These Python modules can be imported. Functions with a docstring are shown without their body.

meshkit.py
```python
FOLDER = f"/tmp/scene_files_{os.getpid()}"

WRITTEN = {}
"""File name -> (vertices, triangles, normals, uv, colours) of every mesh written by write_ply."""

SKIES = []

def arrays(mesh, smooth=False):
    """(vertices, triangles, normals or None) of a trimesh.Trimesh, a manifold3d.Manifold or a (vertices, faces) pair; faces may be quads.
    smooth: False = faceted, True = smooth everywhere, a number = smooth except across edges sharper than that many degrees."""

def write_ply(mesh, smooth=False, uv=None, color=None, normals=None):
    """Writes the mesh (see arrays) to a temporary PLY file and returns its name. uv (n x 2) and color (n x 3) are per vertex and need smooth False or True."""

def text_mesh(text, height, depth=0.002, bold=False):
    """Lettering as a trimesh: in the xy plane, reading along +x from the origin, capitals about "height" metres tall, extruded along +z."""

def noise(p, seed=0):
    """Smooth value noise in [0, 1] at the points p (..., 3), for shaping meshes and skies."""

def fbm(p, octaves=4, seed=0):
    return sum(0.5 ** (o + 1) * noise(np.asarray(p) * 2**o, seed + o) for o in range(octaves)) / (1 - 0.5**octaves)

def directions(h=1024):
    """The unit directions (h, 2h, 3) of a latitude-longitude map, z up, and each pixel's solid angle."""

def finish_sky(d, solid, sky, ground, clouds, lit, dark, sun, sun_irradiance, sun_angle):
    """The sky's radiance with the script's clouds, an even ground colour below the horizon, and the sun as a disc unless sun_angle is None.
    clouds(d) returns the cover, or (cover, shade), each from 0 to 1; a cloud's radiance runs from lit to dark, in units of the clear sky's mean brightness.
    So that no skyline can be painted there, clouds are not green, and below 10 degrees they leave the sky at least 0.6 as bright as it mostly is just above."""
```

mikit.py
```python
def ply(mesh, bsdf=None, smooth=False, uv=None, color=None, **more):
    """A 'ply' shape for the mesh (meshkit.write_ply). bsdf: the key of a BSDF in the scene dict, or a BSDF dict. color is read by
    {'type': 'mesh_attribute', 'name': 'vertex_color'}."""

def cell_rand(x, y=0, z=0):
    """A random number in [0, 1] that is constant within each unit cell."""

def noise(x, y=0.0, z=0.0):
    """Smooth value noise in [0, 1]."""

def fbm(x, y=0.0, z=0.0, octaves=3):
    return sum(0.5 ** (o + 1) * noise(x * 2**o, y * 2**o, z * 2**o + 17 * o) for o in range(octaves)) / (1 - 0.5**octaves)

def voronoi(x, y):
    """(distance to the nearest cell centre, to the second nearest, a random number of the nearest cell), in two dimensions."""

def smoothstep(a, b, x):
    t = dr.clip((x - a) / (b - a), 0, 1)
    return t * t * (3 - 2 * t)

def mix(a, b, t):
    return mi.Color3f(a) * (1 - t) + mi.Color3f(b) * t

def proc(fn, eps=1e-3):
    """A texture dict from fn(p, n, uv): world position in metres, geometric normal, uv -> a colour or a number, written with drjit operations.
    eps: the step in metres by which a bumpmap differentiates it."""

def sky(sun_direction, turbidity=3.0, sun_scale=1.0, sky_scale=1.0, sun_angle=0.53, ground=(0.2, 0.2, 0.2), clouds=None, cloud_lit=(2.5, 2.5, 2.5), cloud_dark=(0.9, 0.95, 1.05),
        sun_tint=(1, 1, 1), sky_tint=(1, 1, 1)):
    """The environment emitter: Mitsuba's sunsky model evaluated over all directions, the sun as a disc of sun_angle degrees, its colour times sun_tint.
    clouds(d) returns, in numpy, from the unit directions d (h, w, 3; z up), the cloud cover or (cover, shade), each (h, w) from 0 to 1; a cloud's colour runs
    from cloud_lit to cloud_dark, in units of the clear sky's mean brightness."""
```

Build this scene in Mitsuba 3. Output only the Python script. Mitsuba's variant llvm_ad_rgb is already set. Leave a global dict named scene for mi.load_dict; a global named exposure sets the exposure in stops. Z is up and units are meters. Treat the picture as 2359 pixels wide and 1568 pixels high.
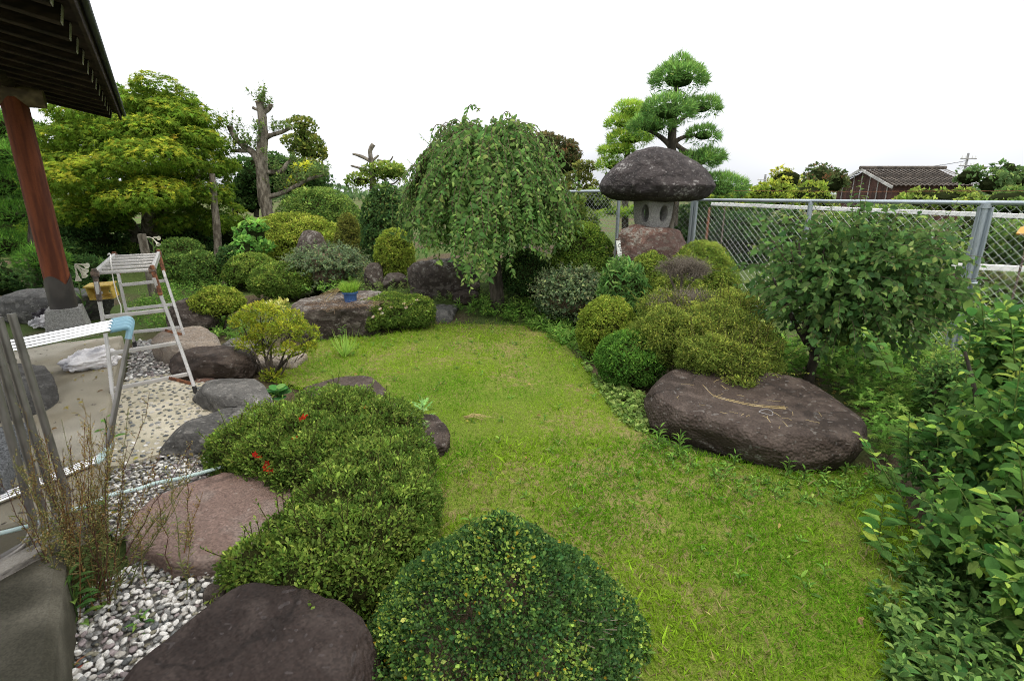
import math, random
import numpy as np, trimesh, shapely
import shapely.geometry as sg
import mitsuba as mi, mikit, meshkit
import drjit as dr
from mikit import noise, fbm, smoothstep, mix, voronoi, proc
T = mi.ScalarTransform4f
scene, labels = {}, {}

# ------------------------------------------------------------ camera, sky, exposure
EYE = 1.8
PITCH = math.radians(15.9)
FPX, CX, CY = 1180.0, 1179.0, 784.0          # the photograph measured at 2358 x 1568
fwd = np.array([0, math.cos(PITCH), -math.sin(PITCH)])
scene['camera'] = {'type': 'perspective', 'fov': math.degrees(2 * math.atan(1179 / FPX)), 'fov_axis': 'x', 'near_clip': 0.05, 'far_clip': 20000.0,
                   'to_world': T().look_at(origin=[0, 0, EYE], target=[0, float(fwd[1]), EYE + float(fwd[2])], up=[0, 0, 1])}
exposure = 2.75
def overcast(d):                                     # an even overcast: brightest overhead, softly mottled
    n = meshkit.fbm(np.stack([d[..., 0] / (d[..., 2] + .35), d[..., 1] / (d[..., 2] + .35), d[..., 2] * 0], -1) * 1.6, 3, 2)
    return np.ones(d.shape[:2]), np.clip(1 - d[..., 2] ** .8 + .35 * (n - .5), 0, 1)
scene['sky'] = mikit.sky((0.25, -0.35, 1.0), turbidity=4, sun_scale=0.16, sun_angle=40, clouds=overcast, cloud_lit=(3.35, 3.4, 3.45), cloud_dark=(1.12, 1.15, 1.2), ground=(0.1, 0.12, 0.06))

# ------------------------------------------------------------ measuring: a point of the photograph as a place in the garden
def ray(px, py):
    u, v = (px - CX) / FPX, (py - CY) / FPX
    c, s = math.cos(PITCH), math.sin(PITCH)
    return np.array([u, c - v * s, -(s + v * c)])

def G(px, py, z=0.0):
    r = ray(px, py)
    t = (EYE - z) / -r[2]
    return np.array([0, 0, EYE]) + t * r

def P(px, py, Y):
    r = ray(px, py)
    return np.array([0, 0, EYE]) + r * (Y / r[1])

def ss(a, b, x):
    t = np.clip((np.asarray(x, float) - a) / (b - a), 0, 1)
    return t * t * (3 - 2 * t)

def terrain(x, y):
    x, y = np.asarray(x, float), np.asarray(y, float)
    return 0.42 * ss(6.6, 9.2, y) * ss(-4.2, -1.0, x) * ss(5.2, 3.4, x) + 0.22 * ss(8, 13, y) * ss(-4.0, -6.0, x) + 0.3 * ss(11, 15, y) * ss(-6, -3, x)

def GT(px, py):
    z = 0.0
    for _ in range(30):
        p = G(px, py, z) if py > 470 else P(px, py, 14.0)
        z = 0.6 * z + 0.4 * float(terrain(p[0], p[1]))
    p[2] = z
    return p

def scale(Y, py):                                   # metres per measured pixel at that distance
    return Y / ray(CX, py)[1] / FPX

# ------------------------------------------------------------ registering
def numbered(name):
    if name not in labels and name not in scene and not any(k.startswith(name + '__') for k in scene):
        return name
    i = 1
    while f'{name}_{i:03d}' in labels or f'{name}_{i:03d}' in scene: i += 1
    return f'{name}_{i:03d}'

def thing(name, label, cat, group=None, kind=None):
    key = numbered(name)
    labels[key] = {'label': label}
    if kind: labels[key]['kind'] = kind
    if kind != 'structure' and cat: labels[key]['category'] = cat
    if group: labels[key]['group'] = group
    return key

COUNT = {}
def add(key, mesh, bsdf, smooth=False, color=None):
    scene[key] = shape(mesh, bsdf, smooth, color)

def shape(mesh, bsdf, smooth=False, color=None):
    if bsdf in ROW:
        bsdf, i = ROW[bsdf]
        if smooth is not False and smooth is not True:
            m = trimesh.graph.smooth_shade(trimesh.Trimesh(*mesh, process=False), angle=math.radians(smooth), facet_minarea=None); mesh, smooth = (m.vertices, m.faces), True
        return mikit.ply(mesh, bsdf, smooth=smooth, uv=np.tile([i + .5, .5], (len(mesh[0]), 1)))
    return mikit.ply(mesh, bsdf, smooth=smooth, color=color)

def part(parent, name, mesh, bsdf, smooth=False, color=None, label=None, kind=None):
    k = (parent, name)
    n = COUNT.get(k, 0); COUNT[k] = n + 1
    key = f'{parent}__{name}' + (f'_{n:03d}' if n else '')
    if isinstance(mesh, dict): scene[key] = mesh
    else: add(key, mesh, bsdf, smooth, color)
    if label or kind:
        labels[key] = {}
        if label: labels[key]['label'] = label
        if kind: labels[key]['kind'] = kind
    return key

# ------------------------------------------------------------ materials
def pl(color, rough=0.6, spec=0.3, metallic=0.0):
    return {'type': 'twosided', 'b': {'type': 'principled', 'base_color': color if isinstance(color, dict) else {'type': 'rgb', 'value': list(color)}, 'roughness': rough, 'specular': spec, 'metallic': metallic}}

def bumped(color, hfn, sc, rough=0.75, spec=0.25, eps=2e-3):
    return {'type': 'twosided', 'b': {'type': 'bumpmap', 'arbitrary': proc(hfn, eps), 'scale': sc,
            'nested': {'type': 'principled', 'base_color': proc(color), 'roughness': rough, 'specular': spec}}}

VC = {'type': 'mesh_attribute', 'name': 'vertex_color'}
scene['leaf'] = {'type': 'principledthin', 'base_color': VC, 'roughness': 0.42, 'diff_trans': 0.95, 'spec_trans': 0.0, 'eta': 1.4}
scene['leaf_matte'] = {'type': 'principledthin', 'base_color': VC, 'roughness': 0.75, 'diff_trans': 0.95, 'spec_trans': 0.0, 'eta': 1.25}
scene['paint'] = pl(VC, 0.6, 0.3)


# two families of materials; a mesh picks its row of the table by its u coordinate
ROCKS = dict(                # tones a, b, c, lichen, frequency, lichen threshold
    rock_dark=((.031, .022, .017), (.056, .041, .033), (.090, .069, .057), (.18, .17, .155), 1.0, .72),
    rock_black=((.026, .018, .0155), (.042, .030, .026), (.053, .040, .035), (.085, .075, .075), 1.0, .74),
    rock_brown=((.042, .032, .026), (.075, .060, .050), (.145, .125, .108), (.27, .26, .235), 1.5, .59),
    rock_grey=((.07, .068, .064), (.13, .126, .118), (.18, .172, .16), (.34, .33, .30), 1.3, .62),
    rock_beige=((.20, .16, .125), (.30, .25, .20), (.24, .21, .18), (.42, .40, .36), 1.2, .62),
    rock_pink=((.21, .145, .122), (.31, .20, .165), (.26, .205, .18), (.36, .31, .28), .8, .74),
    rock_rose=((.09, .055, .046), (.20, .115, .088), (.14, .12, .10), (.32, .30, .26), 1.7, .54),
    rock_layered=((.055, .052, .047), (.15, .142, .13), (.10, .095, .088), (.24, .23, .21), 2.2, .64),
    rock_cap=((.026, .021, .021), (.043, .035, .034), (.065, .056, .054), (.24, .23, .22), 1.9, .60))
ROW = {}
def table(rows):
    t = [mi.Float(np.array(c, float)) for c in zip(*rows)]
    dr.eval(*t); return t
_rk = table([[*a, *b, *c, *l, f, t] for a, b, c, l, f, t in ROCKS.values()])
for i_, k_ in enumerate(ROCKS): ROW[k_] = ('rock', i_)
def pick(t, i, k): return dr.gather(mi.Float, t[k], i)
def pick3(t, i, k): return mi.Color3f(pick(t, i, k), pick(t, i, k + 1), pick(t, i, k + 2))

def rock_color(p, n, uv):
    i = mi.UInt32(dr.floor(mi.Float(uv.x))); f = pick(_rk, i, 12)
    big = fbm(p.x * 1.7 * f + 3, p.y * 1.7 * f, p.z * 1.7 * f, 2)
    fine = fbm(p.x * 12 * f, p.y * 12 * f, p.z * 12 * f + 9, 2)
    grit = noise(p.x * 120, p.y * 120, p.z * 120)
    col = mix(pick3(_rk, i, 0), pick3(_rk, i, 3), smoothstep(.34, .68, big))
    col = mix(col, pick3(_rk, i, 6), .75 * smoothstep(.45, .75, fine))
    lt = pick(_rk, i, 13)
    l1 = smoothstep(lt, lt + .08, .65 * big + .35 * fine + .12 * (grit - .5)) * smoothstep(.4, .6, noise(p.x * 38, p.y * 38, p.z * 30 + 4))
    crack = smoothstep(.016, .004, dr.abs(big - .47 + .10 * (fine - .5)))
    speck = smoothstep(.80, .86, noise(p.x * 46 + 5, p.y * 46, p.z * 46))
    col = mix(col, pick3(_rk, i, 9), dr.maximum(.8 * l1, .45 * speck))
    return col * (.66 + .68 * grit) * (.86 - .30 * crack)
def rock_h(p, n, uv): return fbm(p.x * 9, p.y * 9, p.z * 11, 3) + .3 * noise(p.x * 75, p.y * 75, p.z * 75)
scene['rock'] = bumped(rock_color, rock_h, .03)

SURF = dict(                 # tones a, b, frequencies x, y, z, grit, roughness
    granite=((.15, .145, .135), (.36, .35, .33), 110, 110, 110, .3, .8), granite_dark=((.03, .031, .032), (.17, .175, .18), 130, 130, 130, .5, .7),
    concrete_old=((.042, .039, .027), (.165, .152, .118), 3.1, 3.1, 3.1, .5, .9), mortar=((.36, .33, .24), (.50, .46, .36), 5, 5, 5, .3, .9),
    gravel_bed=((.16, .155, .145), (.36, .35, .33), 50, 50, 50, .5, .9),
    bark_grey=((.085, .072, .055), (.23, .205, .165), 20, 20, 6, .4, .9), bark_dark=((.028, .024, .018), (.085, .07, .055), 22, 22, 6, .4, .9),
    red_wood=((.095, .026, .012), (.20, .055, .021), 24, 24, 1.6, .35, .75), eave_wood=((.014, .0095, .007), (.038, .025, .018), 9, 14, 30, .4, .85),
    log_end=((.11, .085, .055), (.24, .185, .115), 12, 12, 12, .2, .8), sleeve=((.045, .040, .037), (.078, .068, .060), 8, 8, 3, .2, .5),
    old_plank=((.09, .08, .07), (.28, .26, .23), 30, 12, 60, .4, .9), rust=((.085, .04, .025), (.24, .10, .05), 40, 40, 40, .4, .8),
    rust_dark=((.06, .05, .042), (.17, .12, .09), 35, 35, 35, .4, .7), yellow_plastic=((.42, .28, .05), (.55, .40, .10), 9, 9, 9, .1, .5),
    white_paint=((.62, .62, .60), (.78, .78, .76), 8, 8, 8, .1, .5), sack=((.30, .30, .32), (.72, .70, .70), 7, 7, 11, .1, .6),
    tin_red=((.034, .016, .012), (.078, .034, .025), 3, 6, 1.2, .4, .7), tin_grey=((.30, .29, .28), (.55, .54, .52), 3, 3, 3, .2, .7),
    roof_tile=((.045, .039, .033), (.105, .09, .075), 3, 5, 5, .5, .8), pole_concrete=((.26, .26, .26), (.36, .36, .36), 2, 2, 2, .1, .8),
    twig=((.13, .11, .085), (.22, .19, .155), 9, 9, 9, .2, .9), twig_brown=((.08, .055, .038), (.14, .10, .07), 9, 9, 9, .2, .9), stem_green=((.10, .15, .04), (.18, .24, .07), 9, 9, 9, .1, .6),
    end_white=((.34, .33, .31), (.48, .47, .45), 20, 20, 20, .2, .7), gutter=((.030, .034, .037), (.05, .055, .06), 3, 3, 3, .1, .5), rubber=((.02, .02, .02), (.035, .034, .033), 20, 20, 20, .1, .7),
    blue_plastic=((.20, .37, .46), (.25, .43, .53), 12, 12, 12, .05, .45), pot_blue=((.035, .085, .22), (.06, .13, .31), 14, 14, 14, .1, .5), black_mark=((.03, .03, .03), (.06, .06, .06), 50, 50, 50, .1, .8),
    pipe_mint=((.46, .60, .58), (.57, .70, .68), 6, 6, 6, .05, .45), black_plastic=((.015, .012, .016), (.03, .025, .032), 9, 9, 9, .1, .4), rope=((.62, .60, .56), (.78, .76, .72), 40, 40, 40, .1, .8),
    orange_board=((.42, .23, .05), (.56, .33, .09), 5, 5, 20, .2, .7), straw=((.34, .26, .12), (.50, .40, .21), 9, 9, 9, .2, .9), dry_brown=((.15, .10, .065), (.30, .21, .14), 9, 9, 9, .2, .9),
    pebble_white=((.62, .61, .58), (.82, .81, .78), 40, 40, 40, .12, .55), pebble_pale=((.40, .38, .34), (.56, .54, .50), 40, 40, 40, .2, .55), pebble_grey=((.19, .19, .185), (.31, .31, .30), 45, 45, 45, .2, .55),
    pebble_slate=((.085, .092, .092), (.16, .17, .17), 45, 45, 45, .2, .55), pebble_mauve=((.20, .17, .17), (.34, .29, .29), 45, 45, 45, .2, .55), pebble_olive=((.17, .16, .115), (.28, .265, .20), 45, 45, 45, .2, .55))
_sf = table([[*a, *b, x, y, z, g, r] for a, b, x, y, z, g, r in SURF.values()])
for i_, k_ in enumerate(SURF): ROW[k_] = ('surface', i_)
def surf_color(p, n, uv):
    i = mi.UInt32(dr.floor(mi.Float(uv.x)))
    v = fbm(p.x * pick(_sf, i, 6) + 7, p.y * pick(_sf, i, 7), p.z * pick(_sf, i, 8), 4)
    g = noise(p.x * 190, p.y * 190, p.z * 190)
    return mix(pick3(_sf, i, 0), pick3(_sf, i, 3), smoothstep(.30, .70, v)) * (1 + pick(_sf, i, 9) * (g - .5))
def surf_rough(p, n, uv): return pick(_sf, mi.UInt32(dr.floor(mi.Float(uv.x))), 10)
scene['surface'] = {'type': 'twosided', 'b': {'type': 'principled', 'base_color': proc(surf_color), 'roughness': proc(surf_rough), 'specular': .3}}

METAL = dict(aluminium=((.48, .47, .45), (.64, .63, .62), 14, .45), steel_worn=((.14, .13, .118), (.30, .28, .26), 25, .36), galvanised=((.29, .335, .37), (.43, .475, .51), 9, .42), wire=((.38, .41, .42), (.46, .49, .50), 9, .40), steel=((.78, .77, .76), (.82, .81, .80), 9, .13))
_mt = table([[*a, *b, f, r] for a, b, f, r in METAL.values()])
for i_, k_ in enumerate(METAL): ROW[k_] = ('metal', i_)
def metal_color(p, n, uv):
    i = mi.UInt32(dr.floor(mi.Float(uv.x))); f = pick(_mt, i, 6)
    return mix(pick3(_mt, i, 0), pick3(_mt, i, 3), fbm(p.x * f, p.y * f, p.z * f * .5, 2))
def metal_rough(p, n, uv): return pick(_mt, mi.UInt32(dr.floor(mi.Float(uv.x))), 7)
scene['metal'] = {'type': 'twosided', 'b': {'type': 'principled', 'base_color': proc(metal_color), 'roughness': proc(metal_rough), 'metallic': .6, 'specular': .5}}
scene['steel'] = {'type': 'twosided', 'b': {'type': 'principled', 'base_color': {'type': 'rgb', 'value': [.82, .81, .80]}, 'metallic': 1.0, 'roughness': .13}}
del ROW['steel']

def slab_color(p, n, uv):
    a = fbm(p.x * 1.3 + 7, p.y * 1.3, 0, 3); b = noise(p.x * 9, p.y * 9, p.z * 9); g = noise(p.x * 240, p.y * 240, p.z * 240)
    st = smoothstep(.50, .75, fbm(p.x * 3.0 + 1, p.y * 2.0, 5, 3))
    col = mix((.26, .235, .18), (.38, .35, .285), smoothstep(.3, .7, a))
    col = mix(col, (.20, .17, .115), .6 * st)
    speck = smoothstep(.86, .90, noise(p.x * 21, p.y * 21, 3)) * smoothstep(.60, .66, noise(p.x * 60, p.y * 60, 1))
    return mix(col * (.82 + .25 * b) * (.9 + .2 * g), (.06, .05, .04), speck)
scene['concrete'] = pl(proc(slab_color), .85, .2)
def soil_color(p, n, uv):
    a = fbm(p.x * 1.1, p.y * 1.1, 0, 3); b = fbm(p.x * 22, p.y * 22, 3, 3)
    col = mix((.045, .036, .022), (.095, .076, .048), b)
    return mix(col, (.05, .085, .02), .8 * smoothstep(.34, .56, a)) * (.6 + .8 * noise(p.x * 90, p.y * 90, 0))
scene['soil'] = pl(proc(soil_color), .95, .1)
def lawn_color(p, n, uv):
    a = fbm(p.x * 1.6 + 4, p.y * 1.6, 0, 3); b = noise(p.x * 30, p.y * 30, 3); c = noise(p.x * 220, p.y * 220, 0)
    col = mix((.085, .13, .016), (.13, .165, .025), a)
    col = mix(col, (.17, .145, .06), .85 * smoothstep(.50, .72, .6 * a + .4 * b))
    return col * (.55 + .9 * c)
scene['lawn_soil'] = pl(proc(lawn_color), .95, .1)

# ------------------------------------------------------------ mesh helpers
def unit(a):
    a = np.asarray(a, float)
    return a / np.maximum(np.linalg.norm(a, axis=-1, keepdims=True), 1e-12)

def join(ms):
    vs, fs, n = [], [], 0
    for v, f in ms:
        vs.append(np.asarray(v, float)); fs.append(np.asarray(f, int) + n); n += len(v)
    return np.vstack(vs), np.vstack(fs)

def joinc(ms):
    v, f = join([m[:2] for m in ms])
    return v, f, np.vstack([np.broadcast_to(m[2], (len(m[0]), 3)) for m in ms])

def box(c, sx, sy, sz, ax=None):                    # axis frame ax rows: three unit directions
    v = np.array([[a, b, d] for a in (-.5, .5) for b in (-.5, .5) for d in (-.5, .5)]) * [sx, sy, sz]
    if ax is not None: v = v @ np.asarray(ax)
    f = np.array([[0, 1, 3], [0, 3, 2], [4, 6, 7], [4, 7, 5], [0, 4, 5], [0, 5, 1], [2, 3, 7], [2, 7, 6], [0, 2, 6], [0, 6, 4], [1, 5, 7], [1, 7, 3]])
    return v + np.asarray(c, float), f

def cbox(c, sx, sy, sz, ax=None, ch=0.006):         # a box with chamfered edges
    import manifold3d as m3
    pts = []
    for a in (-.5, .5):
        for b in (-.5, .5):
            for d in (-.5, .5):
                for k in range(3):
                    o = np.array([a * sx, b * sy, d * sz]); s = np.sign(o); q = o - s * ch; q[k] = o[k]; pts.append(q)
    h = trimesh.convex.convex_hull(np.array(pts))
    v = h.vertices @ np.asarray(ax) if ax is not None else h.vertices
    return v + np.asarray(c, float), h.faces

def frame_of(d, up=(0, 0, 1)):
    d = unit(d); u = np.asarray(up, float)
    if abs(d @ u) > .97: u = np.array([1., 0, 0])
    s = unit(np.cross(d, u)); return d, s, np.cross(s, d)

def beam(a, b, w, h, ch=0.004, up=(0, 0, 1)):       # rectangular bar from a to b
    a, b = np.asarray(a, float), np.asarray(b, float)
    d, s, n = frame_of(b - a, up)
    return cbox((a + b) / 2, np.linalg.norm(b - a), w, h, np.array([d, s, n]), ch)

def tube(pts, r, sides=8, cap=True):
    pts = np.asarray(pts, float); n = len(pts)
    r = np.broadcast_to(np.asarray(r, float), (n,))
    tan = unit(np.gradient(pts, axis=0))
    ref = np.array([0, 0, 1.]) if abs(tan[0] @ [0, 0, 1.]) < .9 else np.array([1., 0, 0])
    s = unit(np.cross(tan[0], ref)); S = [s]
    for k in range(1, n):
        s = unit(S[-1] - tan[k] * (S[-1] @ tan[k])); S.append(s)
    S = np.array(S); B = np.cross(tan, S)
    a = np.arange(sides) * 2 * np.pi / sides
    v = (pts[:, None] + r[:, None, None] * (np.cos(a)[None, :, None] * S[:, None] + np.sin(a)[None, :, None] * B[:, None])).reshape(-1, 3)
    i = np.arange(n - 1)[:, None] * sides + np.arange(sides)[None]
    j = np.arange(n - 1)[:, None] * sides + (np.arange(sides)[None] + 1) % sides
    f = np.vstack([np.stack([i, j, j + sides], -1).reshape(-1, 3), np.stack([i, j + sides, i + sides], -1).reshape(-1, 3)])
    if cap:
        v = np.vstack([v, pts[:1], pts[-1:]]); k = np.arange(sides)
        f = np.vstack([f, np.stack([(k + 1) % sides, k, k * 0 + n * sides], -1), np.stack([k + (n - 1) * sides, (k + 1) % sides + (n - 1) * sides, k * 0 + n * sides + 1], -1)])
    return v, f

def spline(pts, m=24):
    from scipy.interpolate import PchipInterpolator
    pts = np.asarray(pts, float)
    t = np.r_[0, np.cumsum(np.linalg.norm(np.diff(pts[:, :3], axis=0), axis=1))]
    return PchipInterpolator(t, pts)(np.linspace(0, t[-1], m))

def limb(pts, m=20, sides=10, wob=0.12, seed=0):    # pts: rows (x, y, z, r); a rough tapering limb
    q = spline(pts, m)
    v, f = tube(q[:, :3], q[:, 3], sides)
    k = np.repeat(np.arange(m), sides)
    ctr = np.vstack([q[k, :3], q[:1, :3], q[-1:, :3]])
    w = 1 + wob * 2 * (meshkit.fbm(v * [9, 9, 5] + seed * 3.1, 3, seed) - .5)
    return ctr + (v - ctr) * w[:, None], f

def limb_px(pts, Y, m=20, sides=10, wob=.12, seed=0):   # pts: rows (px, py, radius px[, dY])
    rows = []
    for q in pts:
        y = Y + (q[3] if len(q) > 3 else 0)
        rows.append([*P(q[0], q[1], y), q[2] * scale(y, q[1])])
    return limb(rows, m, sides, wob, seed)

def prism(poly, z0, z1, bevel=0.0):
    import manifold3d as m3
    pg = sg.Polygon([(p[0], p[1]) for p in poly]).buffer(0)
    m = trimesh.creation.extrude_polygon(pg, z1 - z0, engine='earcut')
    v = m.vertices.copy(); v[:, 2] += z0
    return v, m.faces

def sheet(poly, z, step=.12, zfn=None):             # a flat sheet of small triangles inside a polygon
    pg = sg.Polygon(poly)
    m = trimesh.creation.extrude_polygon(pg, .01, engine='earcut')
    v, f = m.vertices, m.faces
    keep = np.all(v[f][:, :, 2] > .005, axis=1)
    v = v.copy(); v[:, 2] = z
    v, f = trimesh.remesh.subdivide_to_size(v, f[keep], step) if step else (v, f[keep])
    if zfn is not None: v[:, 2] = zfn(v[:, 0], v[:, 1])
    return v, f

def inside(poly, n, rs):
    pg = sg.Polygon(poly); x0, y0, x1, y1 = pg.bounds; out = np.zeros((0, 2))
    while len(out) < n:
        q = rs.uniform([x0, y0], [x1, y1], (max(n * 2, 64), 2))
        out = np.vstack([out, q[shapely.contains_xy(pg, q[:, 0], q[:, 1])]])
    return out[:n]

# ------------------------------------------------------------ leaves
TPL = {
    'rhomb': (np.array([[0, 0, 0], [.5, .45, .10], [0, 1, 0], [-.5, .45, .10]], float), [[0, 1, 2], [0, 2, 3]]),
    'spoon': (np.array([[0, 0, 0], [.28, .35, .08], [.5, .72, .12], [0, 1, .0], [-.5, .72, .12], [-.28, .35, .08]], float), [[0, 1, 5], [1, 2, 3], [1, 3, 5], [5, 3, 4]]),
    'oval': (np.array([[0, 0, 0], [.36, .20, .07], [.52, .48, .10], [.34, .78, .03], [0, 1.06, -.14], [-.34, .78, .03], [-.52, .48, .10], [-.36, .20, .07], [0, .25, .0], [0, .5, .0], [0, .78, -.03]], float),
             [[0, 1, 8], [1, 2, 9], [1, 9, 8], [2, 3, 10], [2, 10, 9], [3, 4, 10], [0, 8, 7], [7, 9, 6], [7, 8, 9], [6, 10, 5], [6, 9, 10], [5, 10, 4]]),
    'round': (np.array([[0, 0, 0], [.3, .04, .05], [.52, .3, .1], [.5, .65, .1], [.25, .92, .08], [0, .97, .04], [-.25, .92, .08], [-.5, .65, .1], [-.52, .3, .1], [-.3, .04, .05], [0, .5, -.02]], float), [[k, k + 1, 10] for k in range(9)] + [[9, 0, 10]]),
    'lance': (np.array([[0, 0, 0], [.42, .26, .08], [.38, .6, .08], [0, 1.05, -.12], [-.38, .6, .08], [-.42, .26, .08]], float), [[0, 1, 5], [1, 2, 4], [1, 4, 5], [2, 3, 4]]),
    'spike': (np.array([[-.5, 0, 0], [.5, 0, 0], [0, 1, 0]], float), [[0, 1, 2]]),
    'blade': (np.array([[-.5, 0, 0], [.5, 0, 0], [.38, .55, .1], [-.38, .55, .1], [0, 1, .32]], float), [[0, 1, 2], [0, 2, 3], [3, 2, 4]]),
}
def _maple():
    v, f = [], []
    for a, l in ((-95, .55), (-48, .85), (0, 1.0), (48, .85), (95, .55)):
        a = math.radians(a); d = np.array([math.sin(a), math.cos(a), 0]); s = np.array([d[1], -d[0], 0]); k = len(v)
        v += [list(s * .15 - d * .05), list(d * l + [0, 0, -.12]), list(-s * .15 - d * .05)]; f += [[k, k + 1, k + 2]]
    return np.array(v), f
TPL['maple'] = _maple()
def _lobed():
    v, f = [[0, 0, 0]], []
    for t, a, l in ((.15, 70, .42), (.15, -70, .42), (.42, 58, .5), (.42, -58, .5), (.66, 45, .4), (.66, -45, .4), (.5, 0, .6)):
        a = math.radians(a); d = np.array([math.sin(a), math.cos(a), 0]); s = np.array([d[1], -d[0], 0]) * .13; o = np.array([0, t, .05 - .1 * t]); k = len(v)
        v += [list(o - s), list(o + s), list(o + d * l - [0, 0, .08])]; f += [[k, k + 1, k + 2]]
    k = len(v); v += [[-.07, 0, 0], [.07, 0, 0], [.09, .7, 0], [-.09, .7, 0]]; f += [[k, k + 1, k + 2], [k, k + 2, k + 3]]
    return np.array(v), f
TPL['lobed'] = _lobed()

def put(tpl, pos, A, B, L, W, C):
    t, f = TPL[tpl]; f = np.asarray(f); n = len(pos)
    A = unit(A); B = unit(B - A * np.sum(A * B, 1, keepdims=True)); S = np.cross(A, B)
    L, W = np.broadcast_to(L, (n,))[:, None, None], np.broadcast_to(W, (n,))[:, None, None]
    v = pos[:, None] + t[None, :, 0:1] * W * S[:, None] + t[None, :, 1:2] * L * A[:, None] + t[None, :, 2:3] * L * B[:, None]
    fs = (f[None] + (np.arange(n) * len(t))[:, None, None]).reshape(-1, 3)
    return v.reshape(-1, 3), fs, np.repeat(C, len(t), 0)

def tint(n, base, tip, frac, rs, spread=.25):
    """A colour per leaf: base, or young growth where frac (a number or one per leaf) says so."""
    base, tip = np.atleast_2d(base), np.atleast_2d(tip)
    b = base[rs.integers(0, len(base), n)]; t = tip[rs.integers(0, len(tip), n)]
    k = np.clip(np.where(rs.random(n) < frac, rs.uniform(.5, 1, n), rs.uniform(0, .18, n)), 0, 1)[:, None]
    c = (b * (1 - k) + t * k) * np.exp(rs.normal(0, spread, (n, 1)))
    return np.clip(2.05 * c * (1 + rs.normal(0, .06, (n, 3))), .004, .85)

_ICO = {k: trimesh.creation.icosphere(subdivisions=k) for k in (1, 2, 3, 4, 5)}
TRI = [0]
def blob_points(c, r, n, rs, lump, freq, seed, zcut, fill):
    d = unit(rs.normal(size=(n, 3)))
    d = d[(d[:, 2] > zcut) | (rs.random(n) < .15)]
    # thin out what faces away from the garden's viewers
    view = unit(np.array([0, -.2, EYE]) - c)
    d = d[(d @ view > -.35) | (rs.random(len(d)) < .30)]
    k = 1 + lump * 2 * (meshkit.fbm(d * freq + c * .7 + seed, 3, seed) - .5)
    rad = k * (1 - fill * rs.random(len(d)) ** 1.6)
    return c + d * r * rad[:, None], unit(d / r)

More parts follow.
